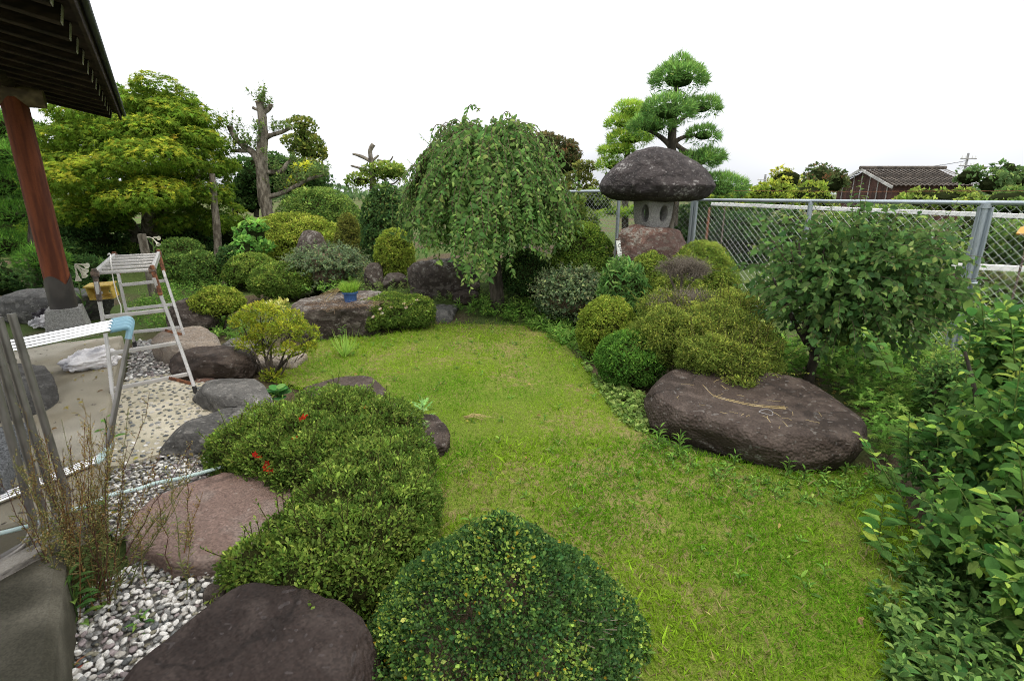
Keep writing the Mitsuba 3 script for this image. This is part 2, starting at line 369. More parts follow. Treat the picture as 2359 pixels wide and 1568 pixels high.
def foliage(blobs, L, W, base, tip, tipf=.3, tpl='rhomb', cover=2.4, seed=1, lump=.10, freq=2.2, zcut=-.55, fill=.22, out=.55, up=.25, size_j=.25, core=(.05, .055, .02), core_k=.80,
            facing=.7, spread=.30, flat=0.0, shoots=0, shoot_len=.12, minpx=2.1, floor=True, tipz=.8, clump=1.0):
    """A clipped or loose crown of small leaves over the ellipsoids blobs = [(centre, radii)]."""
    rs = np.random.default_rng(seed); ms = []
    for bi, (c, r) in enumerate(blobs):
        c, r = np.asarray(c, float), np.asarray(r, float)
        dist = np.linalg.norm(c - [0, 0, EYE]) - r.max() * .6
        m = max(1.0, minpx * dist / 512 / L); l, w = L * m, W * m
        p = 1.6; area = 4 * np.pi * (((r[0] * r[1]) ** p + (r[0] * r[2]) ** p + (r[1] * r[2]) ** p) / 3) ** (1 / p)
        n = int(area * cover / (l * w * .55))
        pos, N = blob_points(c, r, n, rs, lump, freq, seed, zcut, fill)
        for bj, (c2, r2) in enumerate(blobs):
            if bj != bi:
                q = np.sum(((pos - c2) / np.asarray(r2)) ** 2, 1); k = q > .70
                pos, N = pos[k], N[k]
        if floor:
            k = pos[:, 2] > terrain(pos[:, 0], pos[:, 1]) + .005; pos, N = pos[k], N[k]
        n = len(pos)
        if not n: continue
        wl = max(.085, 7 * dist / 512) * clump; h = meshkit.fbm(pos / wl + seed, 2, seed + 9); k = rs.random(n) < .22 + ss(.30, .56, h)
        pos, N, h = pos[k] + N[k] * ((h[k] - .5) * wl * .55)[:, None], N[k], h[k]; n = len(pos)
        tan = unit(np.cross(N, rs.normal(size=(n, 3))))
        A = unit(tan + out * N + np.array([0, 0, up]) + rs.normal(0, .15, (n, 3)))
        B = unit(facing * N + (1 - facing) * rs.normal(size=(n, 3)) + np.array([0, 0, .15 + flat]))
        s = np.exp(rs.normal(0, size_j, n))
        tf = tipf * np.clip(.35 + tipz * N[:, 2] + 1.2 * (meshkit.fbm(pos * 2.6 + seed, 2, seed + 5) - .5), .03, 1.6) * ss(.36, .66, h) * 1.9
        ms.append(put(tpl, pos, A, B, l * s, w * s, tint(n, base, tip, tf, rs, spread)))
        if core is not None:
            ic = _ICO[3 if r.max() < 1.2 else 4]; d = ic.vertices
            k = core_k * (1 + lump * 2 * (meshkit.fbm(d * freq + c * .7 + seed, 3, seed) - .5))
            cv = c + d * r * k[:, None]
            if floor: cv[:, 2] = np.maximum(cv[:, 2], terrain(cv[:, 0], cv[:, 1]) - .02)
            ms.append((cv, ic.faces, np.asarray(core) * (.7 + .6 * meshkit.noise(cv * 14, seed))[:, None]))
        for _ in range(shoots):                     # loose shoots standing out of the clipped outline
            d = unit(rs.normal(size=3) + [0, -.2, 1.0]); o = c + d * r * .95
            ln = shoot_len * rs.uniform(.5, 1.3); ax = unit(d + rs.normal(0, .25, 3) + [0, 0, .4])
            k = 9; tt = np.linspace(.25, 1, k); pp = o + ax * (tt * ln)[:, None]
            sd = unit(np.cross(ax, rs.normal(size=(k, 3))))
            ms.append(put(tpl, pp, sd + ax * .9, ax + sd * -.5, l * 1.1, w * 1.1, tint(k, base, tip, .8, rs, spread)))
            tv, tf_ = tube([o - ax * .05, o + ax * ln * .9], .0025, 3, False); ms.append((tv, tf_, np.array([.10, .09, .04])))
    v, f, c = joinc(ms); TRI[0] += len(f)
    return v, f, c

def ground_blob(x0, y0, x1, y1, depth=.9, sink=.1, Y=None):
    """The ellipsoid of a bush that stands on the ground, from its outline in the photograph."""
    xm = (x0 + x1) / 2; pb = GT(xm, y1); Yc = pb[1]
    for _ in range(4):
        rx = (x1 - x0) / 2 * scale(Yc, (y0 + y1) / 2); Yc = pb[1] + .75 * depth * rx if Y is None else Y
    c = P(xm, (y0 + y1) / 2, Yc); top = P(xm, y0, Yc)[2]; bot = float(terrain(c[0], c[1])) - sink * (top - float(terrain(c[0], c[1])))
    return np.array([c[0], Yc, (top + bot) / 2]), np.array([rx, depth * rx, (top - bot) / 2])

def air_blob(x0, y0, x1, y1, Y, depth=.9):
    xm, ym = (x0 + x1) / 2, (y0 + y1) / 2; s = scale(Y, ym)
    return P(xm, ym, Y), np.array([(x1 - x0) / 2 * s, depth * (x1 - x0) / 2 * s, (y1 - y0) / 2 * s])

# palettes: (base leaves, young leaves)
AZ = ([(.045, .085, .016), (.06, .10, .02)], [(.14, .20, .035), (.18, .22, .045)])
YG = ([(.085, .125, .018), (.11, .145, .022)], [(.21, .25, .04), (.26, .28, .05)])
DK = ([(.022, .052, .018), (.032, .065, .02)], [(.09, .14, .035), (.12, .16, .04)])
MID = ([(.045, .09, .022), (.06, .105, .025)], [(.12, .18, .04), (.15, .2, .045)])
GRY = ([(.07, .105, .055), (.095, .13, .075), (.05, .085, .04)], [(.15, .20, .09), (.20, .23, .10)])
# ------------------------------------------------------------ the ground
def make_ground():
    t = np.linspace(-1, 1, 181)
    g = np.sign(t) * (np.abs(t) * 14 + np.abs(t) ** 9 * 4000)
    X, Y = np.meshgrid(g, g + 6, indexing='ij')
    Z = terrain(X, Y) - .006 + .03 * (meshkit.fbm(np.stack([X, Y, X * 0], -1) * 1.3, 3, 3) - .5) * ((np.abs(X) < 15) & (np.abs(Y) < 21)) - .02
    n = len(g); i = (np.arange(n - 1)[:, None] * n + np.arange(n - 1)[None]).ravel()
    thing('ground', 'bare brown garden soil with patches of moss and low green', None, kind='structure')
    add('ground', (np.stack([X, Y, Z], -1).reshape(-1, 3), np.vstack([np.stack([i, i + n, i + n + 1], 1), np.stack([i, i + n + 1, i + 1], 1)])), 'soil', True)
make_ground()

LAWN_PX = [(760, 1640), (900, 1420), (1000, 1240), (990, 1120), (950, 1060), (905, 985), (880, 925), (800, 890), (690, 895), (640, 878), (655, 845), (700, 795), (770, 783), (840, 780), (930, 768), (1000, 748), (1030, 722), (1080, 716), (1170, 728), (1230, 752), (1290, 780),
           (1330, 830), (1365, 880), (1410, 935), (1450, 975), (1500, 1015), (1580, 1045), (1700, 1070), (1830, 1090), (1990, 1085), (2060, 1160), (2120, 1280), (2090, 1400), (2060, 1500), (2080, 1640)]
LAWN = [tuple(G(*q)[:2]) for q in LAWN_PX]
def make_lawn():
    v, f = sheet(LAWN, .0, .12)
    v[:, 2] = .004 + .02 * meshkit.fbm(v * 2.2, 2, 8)
    thing('lawn', 'sunken strip of mown garden lawn running between the rocks', None, kind='structure')
    add('lawn', (v, f), 'lawn_soil', True)
    rs = np.random.default_rng(5); out = []
    for near in (True, False):
        pg = sg.Polygon(LAWN).buffer(.05).intersection(sg.box(-8, .9 if near else 3.4, 8, 3.7 if near else 8.5))
        q = np.vstack([inside(list(g.exterior.coords), int(g.area * (15000 if near else 6800)), rs) for g in (pg.geoms if hasattr(pg, 'geoms') else [pg])])
        dist = q[:, 1]; dens = np.clip(15000 * (1.9 / np.maximum(dist, 1.9)) ** 1.45, 0, 15000)
        wgt = ss(3.7, 3.4, dist) if near else ss(3.4, 3.7, dist)
        q = q[rs.random(len(q)) < wgt * dens / (15000 if near else 6800)]
        n3 = np.c_[q, q[:, :1] * 0]; pat = meshkit.fbm(n3 * 1.5 + 4, 4, 2); dry = meshkit.fbm(n3 * 3.3 + 9, 3, 4)
        keep = rs.random(len(q)) < np.clip(1.3 - .9 * ss(.52, .74, dry), .5, 1); q, pat, dry, n3 = q[keep], pat[keep], dry[keep], n3[keep]
        n = len(q); edge = np.array([0.0] * n)
        A = unit(np.c_[rs.normal(0, .75, (n, 2)), np.abs(rs.normal(.75, .35, n))])
        B = unit(np.c_[rs.normal(size=(n, 2)), np.full(n, .5)])
        k = ss(.42, .62, pat)[:, None]
        c = (1 - k) * np.array([.165, .345, .022]) + k * np.array([.285, .44, .036])
        d = (rs.random(n) < .06 + .30 * ss(.52, .72, dry))[:, None]
        c = np.where(d, np.array([.36, .32, .14]), c) * np.exp(rs.normal(0, .22, (n, 1)))
        dist = q[:, 1]; L = (.032 + .003 * np.maximum(dist - 2, 0)) * np.exp(rs.normal(0, .35, n)) * (1 + .5 * (pat - .5)); w = .0030 * np.maximum(dist / 2.1, 1) ** 1.05
        out.append(put('rhomb' if near else 'spike', np.c_[q, np.full(n, .006)], A, B, L, w * np.exp(rs.normal(0, .2, n)), c))
    # a few long seeding stems
    q = inside(LAWN, 260, rs); n = len(q)
    A = unit(np.c_[rs.normal(0, .8, (n, 2)), np.abs(rs.normal(.7, .3, n))]); B = unit(rs.normal(size=(n, 3)))
    out.append(put('spike', np.c_[q, np.full(n, .01)], A, B, rs.uniform(.10, .28, n), .0042, np.tile([.30, .28, .10], (n, 1))))
    k = thing('grass', 'short yellow-green lawn grass with dry straw patches between the shrubs', 'grass', kind='stuff')
    v, f, c = joinc(out); TRI[0] += len(f)
    add(k, (v, f), 'leaf_matte', False, c)
make_lawn()

# ------------------------------------------------------------ concrete slab, pebbled mortar, pebble beds
E = np.array([-.5606, .8281, 0]); N_ = np.array([.8281, .5606, 0]); Z_ = np.array([0, 0, 1.])
def make_slab():
    p0 = G(282, 772, .2)
    a = p0; b = p0 - 4.15 * E
    poly = [a, a - .03 * N_ - 0 * E, b, b - 5 * N_, a - 5 * N_]
    v, f = cbox((a + b) / 2 - 2.5 * N_ + [0, 0, -.06 - .05], 4.15, 5.0, .3, np.array([E, N_, Z_]), .015)
    thing('concrete_terrace', 'pale beige concrete terrace with a worn edge beside the pebbles', None, kind='structure')
    v[:, 2] += .2 - v[:, 2].max()
    add('concrete_terrace', (v, f), 'concrete', 30)
make_slab()

def make_block():
    a = G(150, 1262, .3); e2 = unit(np.array([-.49, .64, 0])); n2 = np.array([e2[1], -e2[0], 0])
    c = a - e2 * 1.2 - n2 * 1.2
    import manifold3d as m3
    pts = []
    v, f = cbox([*c[:2], .1], 2.4, 2.4, .4, np.array([e2, n2, Z_]), .03)
    thing('concrete_step', 'dark stained concrete step with a rounded edge below the veranda', None, kind='structure')
    v, f = trimesh.remesh.subdivide_to_size(v, f, .15)
    add('concrete_step', (v, f), 'concrete_old', 40)
make_block()

rs0 = np.random.default_rng(77)
def pebble_mesh(seed):
    th = [0]; v = [[0, 0, .5]]; rr = np.random.default_rng(seed)
    for k, (z, r) in enumerate(((.30, .38), (0, .5), (-.3, .36))):
        for a in range(6):
            t = (a + .5 * (k % 2)) * np.pi / 3
            v.append([r * math.cos(t) * rr.uniform(.88, 1.1), r * math.sin(t) * rr.uniform(.88, 1.1), z * rr.uniform(.85, 1.1)])
    v.append([0, 0, -.5]); f = [[0, 1 + a, 1 + (a + 1) % 6] for a in range(6)]
    for k in range(2):
        for a in range(6):
            i, j = 1 + k * 6 + a, 1 + k * 6 + (a + 1) % 6
            i2, j2 = (i + 6, j + 6) if True else None
            f += [[i, i2, j], [j, i2, j2]]
    f += [[19, 13 + (a + 1) % 6, 13 + a] for a in range(6)]
    return np.array(v), np.array(f)
PEB = [pebble_mesh(k) for k in range(5)]
PEB_SUB = [trimesh.Trimesh(*p, process=False) for p in PEB]
PEB_SUB = [(np.array(m.vertices), np.array(m.faces)) for m in PEB_SUB]

PEBBLE_DICT = {}
def pebbles(parent, pts, z, sizes, cols, nparts, rs, flat=(.45, .75), layers=.4, tiltmax=.5, zfn=None):
    """Pebbles over the points; the nearest nparts are parts, the rest is one mesh per tone."""
    n = len(pts); order = np.argsort(pts[:, 0] ** 2 + pts[:, 1] ** 2); rest = {}
    for rank, i in enumerate(order):
        L = sizes[i]; W = L * rs.uniform(.55, .85); H = L * rs.uniform(*flat) * .75
        a = rs.uniform(0, 2 * np.pi); tilt = rs.normal(0, tiltmax * .5); t2 = rs.normal(0, tiltmax * .5)
        zz = (z if zfn is None else zfn(*pts[i])) + rs.uniform(0, layers) * L
        ca, sa = math.cos(a), math.sin(a)
        R = np.array([[ca, -sa, 0], [sa, ca, 0], [0, 0, 1]]) @ np.array([[math.cos(tilt), 0, math.sin(tilt)], [0, 1, 0], [-math.sin(tilt), 0, math.cos(tilt)]]) @ np.array([[1, 0, 0], [0, math.cos(t2), -math.sin(t2)], [0, math.sin(t2), math.cos(t2)]])
        M = R @ np.diag([L, W, H]); c = cols[rs.integers(len(cols))]; k = rs.integers(len(PEB_SUB))
        if rank < nparts:
            if (k, c) not in PEBBLE_DICT: PEBBLE_DICT[k, c] = shape(PEB_SUB[k], 'pebble_' + c, True)
            m4 = np.eye(4); m4[:3, :3] = M; m4[:3, 3] = [pts[i][0], pts[i][1], zz]
            part(parent, 'pebble', {**PEBBLE_DICT[k, c], 'to_world': T(m4)}, None)
        else:
            rest.setdefault(c, []).append((PEB_SUB[k][0] @ M.T + [pts[i][0], pts[i][1], zz], PEB_SUB[k][1]))
    for c, ms in rest.items():
        v, f = join(ms); TRI[0] += len(f)
        part(parent, f'{c}_pebbles', (v, f), 'pebble_' + c, True, kind='stuff')

def spread(poly, d, rs, tries=30):                  # blue-noise points
    pts = inside(poly, int(sg.Polygon(poly).area / d ** 2 * 4), rs); cell = {}; out = []
    for p in pts:
        k = (int(p[0] // d), int(p[1] // d))
        if all(np.hypot(*(p - q)) > d * .8 for a in (-1, 0, 1) for b in (-1, 0, 1) for q in cell.get((k[0] + a, k[1] + b), ())):
            cell.setdefault(k, []).append(p); out.append(p)
    return np.array(out)

MIXED = ['white', 'white', 'pale', 'grey', 'grey', 'slate', 'mauve', 'olive']
def bed(name, label, px, d, size, nparts, cols, z=.03, seed=1):
    rs = np.random.default_rng(seed); poly = [tuple(G(*q, z)[:2]) for q in px]
    k = thing(name, label, None, kind='structure')
    v, f = sheet(poly, z - .012, .15); add(k, (v, f), 'gravel_bed', True)
    pts = spread(poly, d, rs)
    pebbles(k, pts, z, rs.uniform(.75, 1.3, len(pts)) * size, cols, nparts, rs)
    extra = inside(poly, int(len(pts) * .45), rs)
    pebbles(k, extra, z + size * .35, rs.uniform(.7, 1.25, len(extra)) * size, cols, 0, rs)
    return k
bed('pebble_bed', 'white and grey river pebbles beside the concrete step, nearest bed', [(110, 1600), (150, 1470), (165, 1380), (250, 1330), (330, 1300), (480, 1270), (570, 1340), (560, 1420), (420, 1500), (340, 1600)], .0245, .035, 300, ['white', 'white', 'white', 'white', 'pale', 'grey', 'grey', 'slate', 'mauve', 'olive'], seed=11)
bed('pebble_bed', 'white and grey pebbles between the pink slab rock and the pebbled mortar', [(225, 1200), (250, 1110), (290, 1050), (370, 1035), (480, 1000), (570, 1040), (560, 1110), (420, 1165), (330, 1220), (270, 1240)], .0235, .031, 160, ['white', 'white', 'pale', 'grey', 'grey', 'mauve', 'olive'], seed=12)
bed('pebble_bed', 'small grey pebbles below the far feet of the ladder', [(290, 880), (300, 815), (320, 785), (400, 785), (440, 830), (440, 880)], .036, .044, 40, ['grey', 'grey', 'pale', 'grey', 'white', 'mauve'], seed=13)

def make_mortar():
    px = [(232, 1075), (262, 960), (285, 880), (330, 866), (420, 858), (560, 880), (640, 930), (620, 960), (480, 1003), (380, 1040), (290, 1070)]
    poly = [tuple(G(*q, .06)[:2]) for q in px]
    k = thing('pebbled_mortar', 'cream mortar apron set with dark and white pebbles', None, kind='structure')
    v, f = prism(poly, -.05, .06); v, f = trimesh.remesh.subdivide_to_size(v, f, .15)
    add(k, (v, f), 'mortar', 20)
    rs = np.random.default_rng(4); pts = spread(poly, .056, rs); n = len(pts)
    near = np.array([p[1] < 3.45 for p in pts])
    pebbles(k, pts[near], .060, rs.uniform(.028, .048, near.sum()), ['white', 'white', 'pale', 'slate', 'grey'], 110, rs, (.5, .75), 0, .3)
    pebbles(k, pts[~near], .060, rs.uniform(.028, .052, (~near).sum()), ['slate', 'slate', 'grey', 'slate', 'olive', 'pale'], 150, rs, (.5, .75), 0, .3)
make_mortar()

# ------------------------------------------------------------ the house: eave, pillar
def make_house():
    k = thing('house', 'dark wooden eave of the house with exposed rafters on a red log pillar', 'house')
    tip = np.array([-6.0, 8.5, 2.88]); sl = math.tan(math.radians(12.4))
    L = 3.4
    inn = -(N_) + Z_ * sl; inn = unit(inn)
    up = unit(np.cross(E, inn)); up = up if up[2] > 0 else -up
    for i in range(17):
        o = tip - E * (.45 * i + .03) + inn * .13
        a, b = o, o + inn * L
        d = unit(b - a); fr = np.array([d, E, up])
        c = part(k, 'rafter', cbox((a + b) / 2 + up * .06, np.linalg.norm(b - a), .10, .12, fr, .006), 'eave_wood')
        add(c + '__end_cap', cbox(o - d * .004 + up * .06, .006, .092, .112, fr, .002), 'end_white')
    nb = 9; wb = (L + .12) / nb
    for i in range(nb):                             # the boards over the rafters
        c = tip - E * 5.7 + inn * (wb * (i + .5) + .02) + up * (.132 + .002 * (i % 2))
        part(k, 'roof_board', cbox(c, 12.0, wb - .008, .02, np.array([E, inn, up]), .003), 'eave_wood')
    part(k, 'fascia', cbox(tip - E * 5.7 + inn * .03 + up * .10, 12.02, .03, .11, np.array([E, inn, up]), .004), 'eave_wood')
    part(k, 'gutter', tube([tip - E * -.32 - inn * .012 + up * .13, tip - E * 11.7 - inn * .012 + up * .13], .026, 10), 'gutter', 40)
    part(k, 'roof', cbox(tip - E * 5.7 + inn * (L / 2 + .07) + up * .19, 12.2, L + .12, .05, np.array([E, inn, up]), .01), 'gutter')
    # pillar
    b = G(155, 737, .12); bx, by = b[0], b[1]
    zs = np.linspace(.30, 2.95, 40); r = .145 - .012 * (zs / 3)
    pil = part(k, 'pillar', tube(np.c_[np.full(40, bx), np.full(40, by), zs], r, 28), 'red_wood', 50)
    a = np.arange(48) * 2 * np.pi / 48; top = .62 + .13 * np.abs(np.sin(a * 1.5 + .5)); rr = .152
    v = np.vstack([np.c_[bx + rr * np.cos(a), by + rr * np.sin(a), np.full(48, .28)], np.c_[bx + rr * np.cos(a), by + rr * np.sin(a), top], np.c_[bx + (rr - .006) * np.cos(a), by + (rr - .006) * np.sin(a), top]])
    i = np.arange(48); j = (i + 1) % 48
    f = np.vstack([np.stack([i, j, j + 48], 1), np.stack([i, j + 48, i + 48], 1), np.stack([i + 48, j + 48, j + 96], 1), np.stack([i + 48, j + 96, i + 96], 1)])
    add(pil + '__metal_sleeve', (v, f), 'sleeve', 40)
    h = [(-.21, 0), (.21, 0)]
    v = np.array([[sx * w, sy * w, z] for z, w in ((-.1, .24), (.30, .185)) for sx, sy in ((-1, -1), (1, -1), (1, 1), (-1, 1))])
    v[:, :2] = v[:, :1] * N_[:2] + v[:, 1:2] * E[:2]
    v += [bx, by, 0]
    hull = trimesh.convex.convex_hull(v)
    part(k, 'footing', (hull.vertices, hull.faces), 'granite')
    # round log beams on the pillar
    e0 = np.array([bx, by, 2.98]); part(k, 'beam', tube([e0 + N_ * .30, e0 - N_ * 3], [.13, .15], 24), 'log_end', 50)
    part(k, 'beam', tube([e0 + E * .2 + [0, 0, .17] , e0 - E * 11 + [0, 0, .17]], [.10, .10], 20), 'eave_wood', 50)
make_house()

# ------------------------------------------------------------ fences
def chain(a, b, z0, z1, s=.062, r=.0026):
    a, b = np.asarray(a, float), np.asarray(b, float); Lg = np.linalg.norm(b - a); d = (b - a) / Lg; H = z1 - z0; ms = []
    step = s * math.sqrt(2)
    for sgn in (1, -1):
        for c in np.arange(-H, Lg, step):
            lo, hi = max(c, 0), min(c + H, Lg)
            if hi - lo < .03: continue
            za, zb = (lo - c), (hi - c)
            if sgn < 0: za, zb = H - za, H - zb
            off = np.cross(d, [0, 0, 1]) * .004 * sgn
            p, q = a + d * lo + off + [0, 0, z0 + za], a + d * hi + off + [0, 0, z0 + zb]
            ms.append(tube([p, q], r, 3, False))
    return join(ms)

def fence(label, pts, tops, bots, extra=None, base=None, wire_r=.0021):
    k = thing('chain_link_fence', label, 'fence')
    for (a, ta, ba) in zip(pts, tops, bots):
        part(k, 'post', tube([[*a, ba - .15], [*a, ta - .005]], .030, 14), 'galvanised', 50)
    n = len(pts)
    for i in range(n - 1):
        a, b = np.array([*pts[i], tops[i]]), np.array([*pts[i + 1], tops[i + 1]])
        part(k, 'top_rail', tube([a, b], .0235, 12), 'galvanised', 50)
        a, b = np.array([*pts[i], bots[i] + .07]), np.array([*pts[i + 1], bots[i + 1] + .07])
        part(k, 'bottom_rail', tube([a, b], .019, 10), 'galvanised', 50)
        m = chain([*pts[i], 0], [*pts[i + 1], 0], max(bots[i], bots[i + 1]) + .07, min(tops[i], tops[i + 1]) - .02, r=wire_r)
        part(k, 'wire_mesh', m, 'wire', kind='stuff')
    return k
Cn = np.array([2.95, 8.49]); Np = np.array([4.95, 5.53]); e2 = (Np - Cn) / np.linalg.norm(Np - Cn)
fp = [Cn, Cn + (Np - Cn) * .5, Np, Np + e2 * 1.8, Np + e2 * 3.6]
kf = fence('grey chain link fence with a pipe rail along the right side of the lawn', fp, [1.715] * 5, [float(terrain(*p)) for p in fp])
for s_, w in ((.075, .03),):                        # the near post is doubled by a flat stay behind it
    o = Np - e2 * .046; nrm = np.array([-e2[1], e2[0]])
    part(kf, 'stay', cbox([o[0] + nrm[0] * -.0, o[1], .82], .022, .05, 1.72, None, .006), 'galvanised')
    o = Np + e2 * .05
    part(kf, 'stay', cbox([o[0], o[1], .82], .022, .05, 1.70, None, .006), 'galvanised')
th = np.linspace(0, 2 * np.pi, 25)
ring = np.c_[Np[0] + .105 * np.cos(th) * e2[0] - .055 * np.sin(th) * nrm[0], Np[1] + .105 * np.cos(th) * e2[1] - .055 * np.sin(th) * nrm[1], np.full(25, .88)]
part(kf, 'clamp', tube(ring, .012, 8, False), 'galvanised', 50)
part(kf, 'cap', tube([[*Np, 1.66], [*Np, 1.71]], .045, 14), 'galvanised', 50)
part(kf, 'footing', cbox([*(Cn + (Np - Cn) * .93), .0], 1.9, .14, .12, np.array([[e2[0], e2[1], 0], [-e2[1], e2[0], 0], [0, 0, 1]]), .01), 'concrete_old')
A1 = np.array([1.87, 9.3]); dW = unit(np.array([-.83, -.50]))
lp = [Cn + [-.04, .05], A1, A1 + dW * 1.15, A1 + dW * 1.9]
fence('chain link fence overgrown with vines behind the weeping tree', lp, [1.715, 1.86, 1.84, 1.82], [float(terrain(*p)) for p in lp])

# a white rail, a lower rail and a rusty stake beyond the right fence
def rail(label, px, dz, r, cat='rail', nm='white_rail', posts=2, mat='white_paint'):
    k = thing(nm, label, cat)
    a, b = px
    part(k, 'bar', beam(a, b, r * 1.2, r * 2, .006), mat)
    for t in np.linspace(.06, .97, posts):
        p = np.asarray(a) * (1 - t) + np.asarray(b) * t
        part(k, 'post', beam([p[0] + .03, p[1] + .04, -.1], [p[0] + .03, p[1] + .04, p[2] - r - .002], .02, .02), 'rust_dark')
    return k
rail('white painted bar just behind the chain link fence', (P(1638, 470, 9.1), P(2420, 501, 5.75)), 0, .028)
rail('lower white bar beyond the fence at the right edge', (P(2185, 612, 7.2), P(2500, 626, 6.6)), 0, .04)
k = thing('rusty_stake', 'thin rusty angle stake behind the chain link fence', 'stake')
a = P(1634, 478, 9.3); add(k, beam([a[0], a[1], .2], [a[0], a[1], a[2]], .035, .035), 'rust')
k = thing('orange_board', 'orange plywood board leaning beyond the fence at the right edge', 'board')
a = P(2362, 530, 8.2); fr = np.array([unit([.8, -.55, 0]), unit([.5, .7, .45]), unit(np.cross([.8, -.55, 0], [.5, .7, .45]))])
vv = np.array([[-.12, -.13], [.42, -.13], [.42, .12], [.05, .14], [-.06, .08]]); pp = prism([tuple(q) for q in vv], -.012, .012); add(k, (pp[0] @ fr + a, pp[1]), 'orange_board')
k = thing('rusty_wire', 'rusty barbed wire strung above the chain link fence rail', 'wire')
tp = [P(1240 + 0, 452, 10.2)]
w0, w1 = P(1690, 440, 9.4), P(2400, 440, 6.1); add(k, tube([w0, (w0 + w1) / 2 - [0, 0, .01], w1], .004, 5), 'rust')

# ------------------------------------------------------------ far house, poles
def far_house():
    k = thing('shed', 'old shed with brown tiled gable roof and rust-red tin walls', 'shed')
    x0, x1, yr, y0, y1, zr, ze = 22.5, 27.9, 34.8, 31.6, 37.9, 3.40, 2.25
    gw = np.array([[x0 + .35, y0 + .4, -.5], [x0 + .35, y1 - .4, -.5], [x0 + .35, y1 - .4, ze + .12], [x0 + .35, yr, zr - .1], [x0 + .35, y0 + .4, ze + .12]])
    hull = trimesh.convex.convex_hull(np.vstack([gw, gw + [x1 - x0 - .7, 0, 0]]))
    wl = part(k, 'wall', (hull.vertices, hull.faces), 'tin_red')
    for y in (32.5, 33.4, 34.2, 35.0, 35.8, 36.9):
        zt = ze + .1 + (zr - ze - .2) * (1 - abs(y - yr) / 3.0)
        part(wl, 'batten', beam([x0 + .335, y, -.4], [x0 + .335, y, zt], .03, .07), 'tin_grey')
    for ya in (y0, y1):                             # roof slopes of rolled tiles
        sy = np.sign(ya - yr); nr = 15; rows = []
        nx = 90
        xs = np.linspace(x0, x1, nx); prof = .035 * np.abs(np.sin(xs / .28 * np.pi))
        vs, fs = [], []
        for i in range(nr):
            for j, t in enumerate((i / nr, (i + 1.08) / nr)):
                y = yr + (ya - yr) * t; z = zr + (ze - zr) * t + (.0 if j == 0 else .045)
                vs.append(np.c_[xs, np.full(nx, y), z + prof])
            b = 2 * i * nx; q = np.arange(nx - 1) + b
            fs.append(np.vstack([np.stack([q, q + 1, q + nx + 1], 1), np.stack([q, q + nx + 1, q + nx], 1)]))
        rf = part(k, 'roof', (np.vstack(vs), np.vstack(fs)), 'roof_tile')
    part(k, 'ridge', tube([[x0 - .08, yr, zr + .05], [x1 + .05, yr, zr + .05]], .11, 10), 'roof_tile', 40)
    for ya in (y0, y1):
        part(k, 'bargeboard', beam([x0 - .02, yr, zr - .06], [x0 - .02, ya, ze - .06], .05, .16), 'tin_grey')
far_house()
def power_pole(label, px, py, ptop, Y, n=2):
    k = thing('utility_pole', label, 'pole')
    b = P(px, py, Y); t = P(px - 3, ptop, Y)
    part(k, 'shaft', tube([[b[0], Y, 0], [b[0], Y, t[2]]], [.17 * Y / 60, .11 * Y / 60], 10), 'pole_concrete', 40)
    for i in range(n):
        z = t[2] - (.9 + 1.1 * i) * Y / 90; part(k, 'crossarm', beam([b[0] - 1.3 * Y / 90, Y - .2, z], [b[0] + 1.3 * Y / 90, Y - .2, z], .14, .14), 'pole_concrete')
        for dx in (-1.1, -.5, .6, 1.1): part(k, 'insulator', tube([[b[0] + dx * Y / 90, Y - .2, z + .07], [b[0] + dx * Y / 90, Y - .2, z + .36]], [.09, .05], 6), 'white_paint')
    return b, t
b1, t1 = power_pole('grey utility pole with crossarms and wires at the right', 2215, 420, 353, 70)
power_pole('distant utility pole left of the yellow tree', 1760, 425, 402, 110, 1)
k = thing('power_line', 'two thin overhead cables running from the right utility pole', 'cable')
for i, (q, z) in enumerate(((P(2060, 388, 95), .9), (P(2500, 372, 62), 1.6))):
    s = np.array([b1[0], 69.8, t1[2] - z]); tt = np.linspace(0, 1, 16)[:, None]
    part(k, 'cable', tube(s + (q - s) * tt - [0, 0, 1] * (1.2 * tt * (1 - tt)), .035, 5), 'rubber')
# ------------------------------------------------------------ rocks
def rock_shape(rs, r, cuts=7, pw=.8, amp=.12, freq=1.7, sub=4, depth=(.62, .9), top=None, seed=0):
    d = _ICO[sub].vertices
    p = np.sign(d) * np.abs(d) ** pw; p = p / (np.sum(np.abs(p) ** 2.6, 1) ** (1 / 2.6))[:, None]
    for _ in range(cuts):
        n = unit(rs.normal(size=3) * [1, 1, .7]); h = rs.uniform(*depth); q = p @ n
        p = p - np.outer(np.maximum(q - h, 0) * .92, n)
    if top is not None:
        p[:, 2] = np.where(p[:, 2] > top, top + (p[:, 2] - top) * .15, p[:, 2])
    k = 1 + amp * 2 * (meshkit.fbm(p * freq + seed * 1.7, 4, seed) - .5) + amp * .5 * (meshkit.fbm(p * freq * 4 + seed, 3, seed + 3) - .5)
    return p * k[:, None] * r, _ICO[sub].faces

